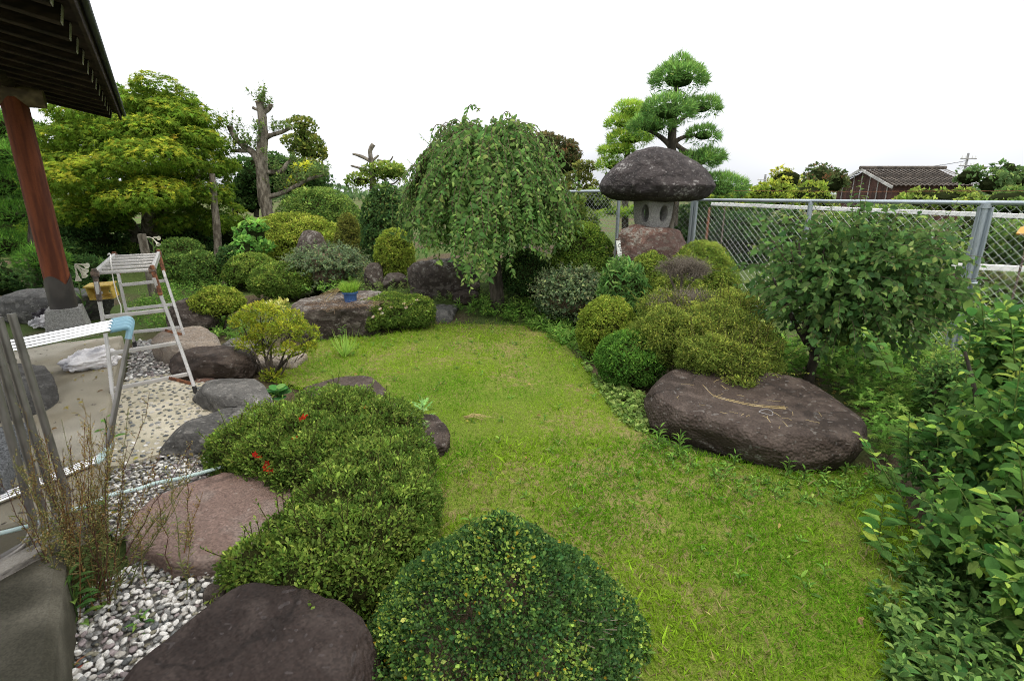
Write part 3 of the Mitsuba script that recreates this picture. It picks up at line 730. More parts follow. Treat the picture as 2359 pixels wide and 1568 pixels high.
def rock(label, bx, mat, depth=.8, seed=1, rot=0., Y=None, z0=None, sub=4, sink=.25, name='rock', **kw):
    """A rock that stands on the ground, from its outline in the photograph."""
    x0, y0, x1, y1 = bx; xm = (x0 + x1) / 2
    pb = GT(xm, y1) if z0 is None else G(xm, y1, z0); Yc = pb[1] if Y is None else Y
    for _ in range(4):
        rx = (x1 - x0) / 2 * scale(Yc, (y0 + y1) / 2); Yc = pb[1] + .8 * depth * rx if Y is None else Y
    zb = float(terrain(pb[0], Yc)) if z0 is None else z0
    c = P(xm, (y0 + y1) / 2, Yc); back = P(xm, y0, Yc + .35 * depth * rx)[2]
    H = max(back - zb, .08)
    rs = np.random.default_rng(seed)
    v, f = rock_shape(rs, np.array([rx * 1.03, rx * depth, H * (.5 + sink / 2)]) * 1.06, sub=sub, seed=seed, **kw)
    a = rot; v = v @ np.array([[math.cos(a), math.sin(a), 0], [-math.sin(a), math.cos(a), 0], [0, 0, 1]])
    v += [c[0], Yc, zb + H * (.5 - sink / 2)]
    k = thing(name, label, 'rock'); TRI[0] += len(f)
    add(k, (v, f), mat, 40); return k

def slabrock(label, px, zo, ztop, mat, seed=1, zbot=-.12, power=3.0, amp=.05, tilt=(0, 0), dish=0., sub=5, name='rock', fr=2.2, under=0., flat=.80, chips=9):
    """A low rock whose outline in plan was measured: px are points of its rim in the photograph, taken at height zo."""
    q = np.array([G(*p, zo)[:2] for p in px]); c = np.array(sg.Polygon(q).centroid.coords[0])
    d = _ICO[sub].vertices; th = np.arctan2(d[:, 1], d[:, 0])
    ring = np.array(sg.Polygon(q).exterior.segmentize(.03).coords)[:-1] - c
    ta, tr = np.arctan2(ring[:, 1], ring[:, 0]), np.hypot(*ring.T); o = np.argsort(ta); ta, tr = ta[o], tr[o]
    from scipy.ndimage import gaussian_filter1d
    tg = np.linspace(-np.pi, np.pi, 361)[:-1]; rg = gaussian_filter1d(np.interp(tg, ta, tr, period=2 * np.pi), 2.2, mode='wrap')
    R = np.interp(th, tg, rg, period=2 * np.pi)
    h = d[:, 2]; rho = np.sqrt(np.maximum(1 - h * h, 0))
    # square the profile: the rim is near-vertical, the top broad and nearly flat
    s = np.sign(h) * np.minimum(np.abs(h) * 1.55, 1) ** .8; k = np.minimum(rho * 1.02, 1) ** .72
    rr = np.clip((1 - np.abs(s) ** power), 0, 1) ** (1 / power)
    rad = np.where(np.abs(h) > .645, (rho / .764) * flat, flat + (1 - flat) * rr)
    rad = np.where(h < 0, rad * (1 - under * np.clip(-h * 2, 0, 1)), rad)
    x = np.c_[c[0] + R * rad * np.cos(th), c[1] + R * rad * np.sin(th)]
    u = np.where(s >= 0, zo + (ztop - zo) * s, zo + (zo - zbot) * s)
    v = np.c_[x, u]
    sc = math.sqrt(sg.Polygon(q).area)
    v[:, 2] += np.clip(s, 0, 1) * ((x[:, 0] - c[0]) * tilt[0] + (x[:, 1] - c[1]) * tilt[1] - dish * np.clip(1 - (rad / .6) ** 2, 0, 1))
    nrm = np.array(trimesh.Trimesh(v, _ICO[sub].faces, process=False).vertex_normals)
    v = v + nrm * (amp * sc * (2 * meshkit.fbm(v * fr / sc + seed * 2.3, 4, seed) - 1) + .012 * (2 * meshkit.fbm(v * 13 + seed, 4, seed + 1) - 1))[:, None]
    r2 = np.random.default_rng(seed + 90); c3 = np.array([*c, zo])            # chipped, broken edges
    for _ in range(chips):
        a = r2.uniform(0, 6.283); n3 = unit(np.array([math.cos(a), math.sin(a), r2.uniform(.15, 1.3)])); q = (v - c3) @ n3; lim = np.quantile(q, r2.uniform(.955, .985)); v = v - np.outer(np.maximum(q - lim, 0) * .75, n3)
    k = thing(name, label, 'rock'); TRI[0] += len(_ICO[sub].faces)
    add(k, (v, _ICO[sub].faces), mat, 50); return k

slabrock('big purplish black boulder at the bottom left beside the pebbles', [(270, 1640), (330, 1545), (400, 1470), (470, 1425), (560, 1385), (620, 1378), (700, 1395), (790, 1420), (845, 1455), (880, 1530), (900, 1640)], .12, .23, 'rock_black', 3, -.1, amp=.034, flat=.78, power=2.8, fr=2.4, chips=4)
slabrock('broad pinkish stone slab half covered by the red-flowered azalea', [(290, 1265), (305, 1205), (350, 1165), (430, 1130), (530, 1098), (640, 1105), (720, 1140), (740, 1210), (680, 1280), (560, 1312), (400, 1318)], .06, .12, 'rock_pink', 4, -.05, amp=.020, power=4, chips=2, flat=.84)
slabrock('long low charcoal rock under the upper end of the azalea', [(360, 1040), (400, 1000), (470, 975), (560, 950), (650, 950), (700, 985), (640, 1020), (520, 1020), (440, 1040)], .08, .17, 'rock_grey', 5, -.05, amp=.06, power=2.4, flat=.66)
slabrock('rounded grey rock with a beige left half on the mortar edge', [(438, 905), (470, 893), (540, 884), (600, 893), (632, 930), (600, 955), (520, 945), (460, 925)], .12, .22, 'rock_grey', 6, -.02, amp=.05, sub=4)
rock('dark lumpy boulder behind the near feet of the ladder', (392, 800, 572, 892), 'rock_dark', .8, 7, cuts=9, amp=.14)
rock('small reddish stone against the dark boulder by the ladder foot', (453, 866, 496, 893), 'rock_rose', .8, 8, sub=3)
slabrock('pale beige flat-topped rock under the far foot of the ladder', [(345, 800), (372, 782), (420, 772), (470, 776), (505, 795), (520, 825), (480, 835), (420, 830), (370, 815)], .15, .30, 'rock_beige', 9, -.02, amp=.06, sub=4)
slabrock('low grey rock right of the beige rock, nearer the boulder', [(505, 800), (540, 787), (600, 783), (625, 797), (600, 815), (540, 820)], .06, .12, 'rock_grey', 10, -.04, sub=4)
slabrock('flat grey paving rock behind the yellow-green azalea stems', [(545, 828), (600, 812), (670, 806), (710, 822), (680, 842), (600, 850), (555, 845)], .04, .09, 'rock_beige', 11, -.04, sub=4)
rock('long pale grey boulder lying behind the red pillar', (10, 665, 255, 742), 'rock_grey', .45, 12, cuts=5, amp=.10)
slabrock('layered grey stepping stone set in the concrete terrace', [(-60, 850), (20, 843), (95, 842), (125, 870), (135, 905), (110, 935), (40, 955), (-60, 965)], .25, .30, 'rock_layered', 13, .17, amp=.035, power=5, sub=5, name='stepping_stone')
rock('brown boulder below the small mushroom-shaped shrub', (400, 685, 505, 772), 'rock_brown', .8, 14)
slabrock('long dark rock ledge carrying the blue flowerpot', [(650, 722), (672, 702), (760, 686), (870, 676), (905, 690), (880, 706), (835, 718), (740, 724), (690, 728)], .34, .42, 'rock_brown', 15, -.05, amp=.035)
rock('large mottled boulder left of the weeping tree trunk', (930, 596, 1098, 668), 'rock_brown', .5, 16, Y=8.3, z0=.20, sink=.4, cuts=6, amp=.12)
rock('low grey rock in front of the large mottled boulder', (975, 618, 1090, 660), 'rock_grey', .5, 17, cuts=5)
slabrock('flat square-cut stone at the end of the lawn', [(985, 712), (1000, 698), (1050, 694), (1055, 712), (1040, 728), (1005, 728)], .12, .16, 'rock_grey', 18, -.05, amp=.03, sub=4)
rock('small dark boulder at the far end of the lawn', (1045, 668, 1102, 702), 'rock_dark', .8, 19, sub=3)
rock('small mossy tan stone below the weeping tree', (1072, 648, 1104, 674), 'rock_beige', .8, 20, sub=3)
rock('small brown stone among weeds behind the blue pot', (886, 628, 936, 668), 'rock_brown', .8, 21, sub=3)
rock('pointed grey rock rising between the bright mound and the grey shrub', (680, 534, 760, 600), 'rock_brown', .8, 22, Y=9.6, z0=.25, sub=3, pw=1.2)
rock('dark brown rock between the grey shrub and the round azalea', (838, 606, 884, 632), 'rock_brown', .9, 23, sub=3, Y=8.8, z0=.25)
slabrock('huge flat dark brown rock on the right side of the lawn', [(1475, 948), (1495, 912), (1540, 884), (1600, 866), (1700, 874), (1790, 895), (1880, 908), (1950, 935), (1985, 985), (1997, 1025), (1945, 1050), (1850, 1050), (1740, 1030), (1640, 998), (1540, 972)], .17, .305, 'rock_dark', 24, -.1, amp=.036, tilt=(0, .03), dish=.06, under=.15, power=3.4, flat=.77, fr=2.1, chips=6)
slabrock('low dark rock in the lawn above the azalea', [(690, 900), (740, 883), (800, 873), (860, 880), (892, 905), (880, 940), (800, 950), (720, 930)], .06, .12, 'rock_dark', 25, -.05, amp=.05, sub=4)
slabrock('dark brown rock at the lawn edge right of the azalea', [(940, 975), (965, 955), (1005, 965), (1038, 1005), (1030, 1030), (985, 1045), (945, 1030)], .07, .13, 'rock_dark', 26, -.05, amp=.05, sub=4)
slabrock('narrow brown stone between the two lawn-edge rocks', [(880, 940), (905, 925), (930, 945), (945, 975), (915, 985), (890, 965)], .04, .07, 'rock_dark', 27, -.05, amp=.04, sub=3)
rock('round brown stone lying on the nearest pebbles', (474, 1350, 521, 1397), 'rock_brown', .9, 28, z0=.05, cuts=3, sub=3, sink=.1)
rock('half hidden grey stone below the spreading azalea', (1490, 668, 1570, 720), 'rock_rose', .7, 29, sub=3, Y=6.3)

# ------------------------------------------------------------ the stone lantern
def lantern():
    k = thing('stone_lantern', 'mushroom-shaped stone lantern with a huge dark cap on a reddish rock', 'stone lantern')
    Y = 7.7; rs = np.random.default_rng(9)
    # cap: a mushroom profile, dented
    c = P(1508, 455, Y); s = scale(Y, 410); top = P(1500, 338, Y)[2]; rim = P(1508, 430, Y)[2]; bot = P(1508, 464, Y)[2]
    d = _ICO[5].vertices; rx, ry = 130 * s, 116 * s
    h = d[:, 2]; th = np.arctan2(d[:, 1], d[:, 0]); rho = np.sqrt(np.maximum(1 - h * h, 0))
    up = h > 0
    z = np.where(up, rim + (top - rim) * np.maximum(1 - np.clip(rho, 0, 1) ** 2.0, 0) ** .86, rim + (rim - bot) * h * 1.05)
    rad = np.where(up, rho, rho ** .42)
    k1 = 1 + .07 * (2 * meshkit.fbm(np.c_[np.cos(th), np.sin(th), h] * 1.5 + 4, 3, 5) - 1)
    v = np.c_[c[0] + rx * rad * k1 * np.cos(th) - .05 * (z - rim), Y + ry * rad * k1 * np.sin(th), z]
    tm = trimesh.Trimesh(v, _ICO[5].faces, process=False); trimesh.smoothing.filter_laplacian(tm, lamb=.5, iterations=22); v = np.array(tm.vertices)
    nr = np.array(trimesh.Trimesh(v, _ICO[5].faces, process=False).vertex_normals)
    v = v + nr * (.055 * (2 * meshkit.fbm(v * 2.6, 4, 3) - 1) + .012 * (2 * meshkit.fbm(v * 13, 3, 4) - 1))[:, None]
    part(k, 'cap', (v, _ICO[5].faces), 'rock_cap', 50)
    # fire box: a rounded block with window openings on its faces
    import manifold3d as m3
    z0, z1 = P(1500, 524, Y)[2], bot + .06
    cc = P(1503, 490, Y); R0 = 37 * s; n = 40
    a = np.arange(n) * 2 * np.pi / n; sq = (np.abs(np.cos(a - .5)) ** 5 + np.abs(np.sin(a - .5)) ** 5) ** (-1 / 5)
    def ringed(f): return m3.CrossSection([np.c_[f * R0 * sq * np.cos(a), f * R0 * sq * np.sin(a)]])
    H = z1 - z0
    body = m3.Manifold.hull_points(np.vstack([np.c_[f * R0 * sq * np.cos(a), f * R0 * sq * np.sin(a), np.full(n, t * H)] for t, f in ((0, .80), (.06, .86), (.35, .95), (.8, 1.0), (1, 1.0))]))
    hollow = m3.Manifold.cylinder(H * .62, R0 * .62, R0 * .62, 24).translate([0, 0, H * .2])
    body = body - hollow
    for ang, w, hh in ((-np.pi / 2 + .50, .078, .115), (-np.pi / 2 - .72, .072, .125), (np.pi / 2 + .50, .06, .1), (np.pi / 2 - .72, .06, .1)):
        e = m3.CrossSection.circle(1, 28).scale([w, hh]); t = m3.Manifold.extrude(e, R0 * 1.6)
        t = t.rotate([90, 0, 0]).rotate([0, 0, math.degrees(ang) + 90])
        body = body - t.translate([0, 0, H * .48])
    body = body.refine_to_length(.04); m = body.to_mesh()
    v = m.vert_properties[:, :3] + [cc[0], Y, z0]
    part(k, 'fire_box', (v, m.tri_verts), 'granite', 35)
    # wooden prop beside the box
    q = P(1545, 520, Y + .1)
    part(k, 'prop', limb([[q[0], Y + .12, z0 - .05, .05], [q[0] - .01, Y + .12, z1 + .05, .045]], 8, 10, .2, 4), 'bark_grey', 40)
    # base rock
    g = float(terrain(cc[0], Y)); bt = P(1500, 512, Y)[2]
    v, f = rock_shape(np.random.default_rng(31), np.array([112 * s, 96 * s, (bt - g) * .70]), cuts=6, amp=.12, sub=5, top=.72, seed=31)
    v += [P(1503, 560, Y)[0], Y, g + (bt - g) * .42]
    part(k, 'base', (v, f), 'rock_rose', 45)
lantern()
# ------------------------------------------------------------ clipped shrubs
def bush(label, boxes, pal, L=.03, W=.013, name='azalea_bush', cat='bush', seed=1, mat='leaf', shape=None, stem=None, **kw):
    k = thing(name, label, cat)
    blobs = boxes if np.ndim(boxes[0][0]) else [ground_blob(*b[:4], **(b[4] if len(b) > 4 else {})) if not (len(b) > 4 and 'air' in b[4]) else air_blob(*b[:4], b[4]['air'], b[4].get('depth', .9)) for b in boxes]
    v, f, c = foliage(blobs, L, W, pal[0], pal[1], seed=seed, **kw)
    if stem is None: add(k, (v, f), mat, False, c)
    else:
        part(k, 'foliage', (v, f), mat, False, c)
        b = blobs[0]; g = float(terrain(b[0][0], b[0][1])); rs = np.random.default_rng(seed)
        ms = []
        for i in range(stem):
            a = rs.uniform(0, 6.28); e = b[0] + b[1] * [.5 * math.cos(a), .5 * math.sin(a), -.1]
            ms.append(limb([[b[0][0] + .03 * math.cos(a), b[0][1] + .03 * math.sin(a), g - .05, .02], [*((b[0] + e) / 2 * [1, 1, 0] + [0, 0, (g + e[2]) / 2]), .015], [*e, .008]], 8, 6, .2, i))
        part(k, 'stem', join(ms), 'bark_dark', True, kind='stuff')
    return k, blobs

# middle distance, left to right
bush('dark two-lobed azalea mound right of the maple trunk', [(372, 548, 470, 640), (425, 578, 508, 668), (368, 585, 440, 660)], MID, .032, .014, seed=1, tipf=.25)
bush('small low azalea just below the maple trunk', [(262, 562, 335, 600)], MID, .034, .015, seed=2, tipf=.4)
bush('dark narrow bush squeezed between two azaleas', [(500, 568, 566, 662)], DK, .036, .02, name='dark_bush', seed=3, tipf=.1)
bush('azalea mound just behind the round azalea left of the grey shrub', [(520, 585, 642, 672)], AZ, .028, .012, seed=4, tipf=.5)
bush('round dense azalea ball above the dark ledge', [(577, 603, 722, 698)], AZ, .026, .011, seed=5, tipf=.42)
bush('small mushroom-shaped yellow-green azalea on the brown boulder', [(443, 662, 562, 735, {'air': 6.9})], YG, .025, .011, seed=6, tipf=.35, zcut=-.35, stem=6, floor=False)
bush('large bright yellow-green azalea dome in the back centre left', [(570, 490, 792, 625, {'depth': .8})], YG, .036, .016, name='azalea_dome', seed=7, tipf=.42, lump=.06)
bush('big green clipped mound behind the bright dome', [(632, 430, 840, 585, {'Y': 13.2, 'depth': .6})], MID, .045, .02, name='clipped_mound', seed=8, tipf=.65, lump=.08)
bush('small olive bush between the bright dome and the dark camellia', [(770, 492, 832, 580, {'Y': 11.2})], ([(.075, .085, .02)], [(.14, .15, .03)]), .034, .014, name='olive_bush', seed=9)
bush('tall dark glossy camellia column left of the weeping tree', [(832, 425, 945, 640, {'Y': 10.4})], DK, .055, .032, name='camellia_bush', seed=10, tpl='oval', tipf=.25, lump=.14, cover=2.1)
bush('yellow-green azalea ball left of the weeping tree', [(862, 527, 954, 622, {'Y': 9.0})], YG, .027, .012, name='azalea_ball', seed=11, tipf=.25)
bush('low spreading azalea with pale flowers at the left lawn edge', [(788, 692, 905, 772), (840, 676, 965, 768), (905, 680, 1004, 765)], AZ, .025, .011, seed=12, tipf=.55, lump=.09)
bush('clipped round shrub left of the stone lantern rock', [(1270, 512, 1418, 628, {'Y': 7.9})], ([(.05, .095, .018)], [(.16, .22, .035)]), .034, .014, name='round_shrub', seed=13, tipf=.5)
bush('dark low bush under the right side of the weeping tree', [(1145, 575, 1275, 700)], DK, .03, .014, name='dark_bush', seed=14, tipf=.25, lump=.14)
bush('olive azalea ball between lawn and the big flat rock bushes', [(1328, 682, 1468, 838)], YG, .026, .011, name='azalea_ball', seed=15, tipf=.22, lump=.08)
bush('deep green azalea at the left end of the big flat rock', [(1372, 762, 1535, 902)], ([(.035, .09, .016), (.045, .10, .018)], [(.10, .19, .03)]), .026, .011, seed=16, tipf=.4, lump=.1)
bush('clipped azalea below the lantern rock with bare twig pads in it', [(1430, 580, 1560, 700, {'Y': 6.9}), (1530, 556, 1700, 700, {'Y': 6.9}), (1480, 630, 1640, 720, {'Y': 6.5})], ([(.058, .098, .018), (.075, .115, .02)], [(.17, .21, .04), (.20, .23, .045)]), .028, .011, seed=17, tipf=.45, lump=.12)
bush('small bamboo-leaved bush in front of the white measuring stake', [(1378, 598, 1490, 720, {'Y': 6.5})], ([(.05, .11, .03)], [(.16, .24, .07)]), .08, .016, name='bamboo_bush', seed=18, tipf=.4, cover=1.8, fill=.35, tpl='oval')
# big spreading azalea over the flat rock: several lobes
bush('large spreading azalea overhanging the big flat rock', [(1455, 700, 1600, 850, {'air': 4.75}), (1540, 690, 1740, 890, {'air': 4.75}), (1650, 735, 1790, 880, {'air': 4.55}), (1590, 665, 1760, 800, {'air': 5.2}), (1470, 668, 1600, 770, {'air': 5.4}), (1690, 800, 1800, 895, {'air': 4.35}), (1668, 862, 1735, 905, {'air': 4.05}), (1560, 770, 1700, 872, {'air': 4.3}), (1640, 790, 1760, 890, {'air': 4.25})],
     ([(.06, .09, .018), (.08, .11, .022)], [(.18, .21, .04), (.22, .24, .05)]), .024, .0085, seed=19, tipf=.38, lump=.34, freq=3.0, floor=False, zcut=-.75, fill=.4, core_k=.58, shoots=26, shoot_len=.2)

# pale flowers on the low azalea, red ones on the big azalea
def flowers(parent, pts, size, cols, seed, name='flower'):
    rs = np.random.default_rng(seed)
    for i, p in enumerate(pts):
        ms = []; up = unit(np.array([0, -.5, .7]) + rs.normal(0, .3, 3)); d, s, n = frame_of(up)
        for a in np.arange(5) * 2 * np.pi / 5 + rs.uniform(0, 1):
            A = unit(math.cos(a) * s + math.sin(a) * n + .45 * up)
            ms.append(put('oval', np.array([p]), A[None], up[None], size, size * .75, np.array([cols[rs.integers(len(cols))]])))
        v, f, c = joinc(ms); part(parent, name, (v, f), 'leaf_matte', False, c)

# the two azaleas of the foreground, box ball
def mound(px, py, rpx, h, asp=.85):
    c = G(px, py, h * .45); rx = rpx * scale(c[1], py); return np.array([c[0], c[1], h * .40]), np.array([rx, rx * asp, h * .62])
AZM = [(640, 1000, 105, .36), (775, 965, 125, .40), (890, 990, 85, .38), (545, 1040, 70, .30), (720, 1075, 105, .37), (860, 1110, 140, .40), (860, 1240, 140, .37), (740, 1260, 110, .34), (605, 1310, 88, .26), (720, 1335, 110, .32), (835, 1345, 80, .30), (925, 1170, 95, .35), (660, 1250, 60, .28), (700, 1020, 90, .385), (800, 1040, 105, .40), (620, 1060, 80, .33), (790, 1175, 120, .385), (890, 1190, 90, .38), (790, 1290, 110, .35), (930, 1060, 75, .36)]
bl = [mound(*m) for m in AZM]
ka, bl = bush('big sprawling azalea with a few red flowers in the left foreground', bl,
    ([(.038, .075, .014), (.05, .09, .017), (.06, .085, .02)], [(.13, .20, .035), (.17, .22, .045), (.11, .16, .03)]), .022, .0095, seed=20, tipf=.5, tpl='spoon', lump=.20, freq=3.4, fill=.28, out=.8, up=.35, cover=2.15, shoots=11, shoot_len=.12, core_k=.78, facing=.6)
def surf(px, py, blobs):
    """Where the sight line through that place of the photograph first meets the bush."""
    o = np.array([0, 0, EYE]); r = unit(ray(px, py)); best = None
    for c, q in blobs:
        a = np.sum((r / q) ** 2); b = 2 * np.sum(r * (o - c) / q ** 2); cc = np.sum(((o - c) / q) ** 2) - 1; dsc = b * b - 4 * a * cc
        if dsc > 0:
            t = (-b - math.sqrt(dsc)) / (2 * a)
            if t > 0 and (best is None or t < best): best = t
    return None if best is None else o + r * best
RED = [(.55, .035, .02), (.62, .05, .025), (.5, .02, .02)]
fl = [surf(x, y, bl) for x, y in ((695, 965), (703, 958), (588, 1047), (596, 1055), (612, 1078), (622, 1085), (616, 1068), (680, 1010), (845, 938))]
flowers(ka, [p for p in fl if p is not None], .023, RED, 3)
kb = [k for k in labels if k.startswith('azalea_bush') and 'pale flowers' in labels[k].get('label', '')][0]
bb = [ground_blob(*b) for b in ((788, 692, 905, 772), (840, 676, 965, 768), (905, 680, 1004, 765))]
fl = [surf(x, y, bb) for x, y in ((930, 700), (935, 708), (948, 700), (876, 712), (880, 722), (900, 708), (960, 692), (985, 716), (860, 730))]
flowers(kb, [p for p in fl if p is not None], .028, [(.72, .50, .38), (.75, .68, .58)], 4)

def boxwood():
    k = thing('box_ball', 'dark green clipped box dome with yellowish tips in the bottom foreground', 'bush')
    cy, R, H = 1.70, .625, .645; cx = P(1150, 1200, cy)[0]
    rs = np.random.default_rng(8); n = 135000
    # dome profile: pointed top, rounded shoulders
    t = np.sqrt(rs.random(n)); a = rs.uniform(0, 2 * np.pi, n)
    def prof(t): t = np.maximum(t, 0); return H * (1 - .86 * t - .14 * t ** 3)
    lum = 1 + .10 * (2 * meshkit.fbm(np.c_[np.cos(a) * t, np.sin(a) * t, t * 0] * 3.4, 3, 5) - 1)
    r = R * t * lum; z = prof(t) * (1 + .35 * (lum - 1))
    e = .02; sl = -(prof(np.minimum(t + e, 1.05)) - prof(t - e)) / (2 * e * R)
    N = unit(np.c_[np.cos(a) * sl, np.sin(a) * sl, np.ones(n)])
    depth = .09 * rs.random(n) ** 1.8
    pos = np.c_[cx + r * np.cos(a), cy + r * np.sin(a), z] - N * depth[:, None]
    w = np.sqrt(1 + sl ** 2); keep = rs.random(n) < .42 * np.minimum(w, 2.3); view = unit(np.array([0, 0, EYE]) - pos)
    keep &= (np.sum(N * view, 1) > -.25) | (rs.random(n) < .3); keep &= pos[:, 2] > .0
    # sparse hollows show the twigs inside
    hol = meshkit.fbm(pos * 11 + 2, 2, 11); keep &= rs.random(n) < .25 + ss(.28, .52, hol)
    pos, N, depth, hol = pos[keep], N[keep], depth[keep], hol[keep]; n = len(pos); pos = pos + N * ((hol - .5) * .06)[:, None]
    tan = unit(np.cross(N, rs.normal(size=(n, 3))))
    A = unit(tan + .75 * N + [0, 0, .3]); B = unit(.55 * N + .45 * rs.normal(size=(n, 3)))
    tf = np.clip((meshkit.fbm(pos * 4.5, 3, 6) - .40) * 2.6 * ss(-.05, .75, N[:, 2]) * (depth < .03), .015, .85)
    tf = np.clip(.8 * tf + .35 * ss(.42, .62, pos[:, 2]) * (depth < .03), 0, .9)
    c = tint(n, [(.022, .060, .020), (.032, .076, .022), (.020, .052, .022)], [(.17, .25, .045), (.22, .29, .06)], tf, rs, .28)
    s = np.exp(rs.normal(0, .25, n))
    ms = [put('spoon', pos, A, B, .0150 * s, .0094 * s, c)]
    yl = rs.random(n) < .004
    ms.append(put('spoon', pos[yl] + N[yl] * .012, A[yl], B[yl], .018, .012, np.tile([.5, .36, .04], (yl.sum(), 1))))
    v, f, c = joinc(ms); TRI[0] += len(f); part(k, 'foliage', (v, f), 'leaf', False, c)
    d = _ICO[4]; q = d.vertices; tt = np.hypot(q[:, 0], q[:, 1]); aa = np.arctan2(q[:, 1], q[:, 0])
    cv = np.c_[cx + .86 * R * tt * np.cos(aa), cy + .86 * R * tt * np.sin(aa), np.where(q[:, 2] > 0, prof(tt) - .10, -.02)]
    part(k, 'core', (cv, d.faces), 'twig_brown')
    tw = []
    for i in range(420):
        t = math.sqrt(rs.random()) * .95; a = rs.uniform(0, 6.28); p = np.array([cx + R * t * math.cos(a), cy + R * t * math.sin(a), float(prof(t))])
        ctr = np.array([cx, cy, .15]); dd = unit(p - ctr); o = p - dd * .13; tw.append(tube([o + rs.normal(0, .02, 3), p - dd * rs.uniform(.0, .06)], .0016, 3, False))
    part(k, 'twig', join(tw), 'twig', kind='stuff')
boxwood()

# ------------------------------------------------------------ loosely grown shrubs: shoots with leaves in two ranks
def shoot(o, ax, ln, n, L, W, base, tip, rs, tpl='oval', droop=.25, r=.004, leafout=.9, young=.3, ranks=2, hang=0.):
    """One stem from o along ax; returns (stem mesh, leaf arguments)."""
    t = np.linspace(0, 1, 8); ax = unit(ax)
    pts = o + ax * (t * ln)[:, None] + np.array([0, 0, -1.]) * (droop * ln * t ** 2)[:, None]
    tv = np.linspace(.12, 1, n); pp = np.stack([np.interp(tv, t, pts[:, i]) for i in range(3)], 1)
    tg = unit(np.stack([np.gradient(pp[:, i]) for i in range(3)], 1)) if n > 1 else np.tile(ax, (n, 1))
    sd = unit(np.cross(tg, [0, 0, 1.0]) + 1e-6); sg_ = np.where(np.arange(n) % ranks == 0, 1, -1)[:, None]
    if ranks > 2:
        an = np.arange(n) * 2.4; up_ = np.cross(sd, tg); sd = sd * np.cos(an)[:, None] + up_ * np.sin(an)[:, None]; sg_ = 1
    A = unit(sd * sg_ * leafout + tg * .55 + rs.normal(0, .22, (n, 3)) + [0, 0, -hang])
    B = unit(np.array([0, -.15, 1.0]) + rs.normal(0, .30, (n, 3)) + .25 * tg)
    if hang > .5: B = unit(np.array([0, -.6, .5]) + rs.normal(0, .5, (n, 3)))
    s = np.exp(rs.normal(0, .18, n)) * (1 - .55 * ss(.72, 1.0, tv)); fr = np.where(tv > 1 - young, .75 * ss(1 - young, 1, tv) + .2, .07)
    return tube(pts, np.linspace(r, r * .4, 8), 4, False), (tpl, pp, A, B, L * s, W * s, tint(n, base, tip, fr, rs, .18))

GL = [(.034, .085, .022), (.046, .105, .025), (.030, .072, .022)]
GLT = [(.20, .29, .05), (.26, .34, .06), (.12, .21, .05)]

def leafy(k, leafargs, nparts, mat='leaf', partname='leaf', mind=None):
    """The nparts nearest leaves become parts, all others one mesh."""
    P_, A_, B_, L_, W_, C_ = [np.concatenate([np.broadcast_to(x[i], (len(x[1]),) + np.shape(x[i])[1:]) for x in leafargs]) for i in range(1, 7)]
    tpl = leafargs[0][0]; dist = np.linalg.norm(P_ - [0, 0, EYE], axis=1) / L_; o = np.argsort(dist)
    r = ray_xy(P_); vis = (np.abs(r[:, 0] - CX) < 1200) & (np.abs(r[:, 1] - CY) < 800)
    near = [i for i in o if vis[i]][:nparts]; rest = np.setdiff1d(np.arange(len(P_)), near)
    for i in near:
        v, f, c = put(tpl, P_[i:i + 1], A_[i:i + 1], B_[i:i + 1], L_[i:i + 1], W_[i:i + 1], C_[i:i + 1]); part(k, partname, (v, f), mat, True, c)
    v, f, c = put(tpl, P_[rest], A_[rest], B_[rest], L_[rest], W_[rest], C_[rest]); TRI[0] += len(f)
    part(k, 'foliage', (v, f), mat, False, c, kind='stuff')

def ray_xy(p):
    d = p - [0, 0, EYE]; c, s = math.cos(PITCH), math.sin(PITCH); z = d[:, 1] * c - d[:, 2] * s; y = -d[:, 1] * s - d[:, 2] * c
    return np.stack([CX + FPX * d[:, 0] / z, CY + FPX * y / z], 1)

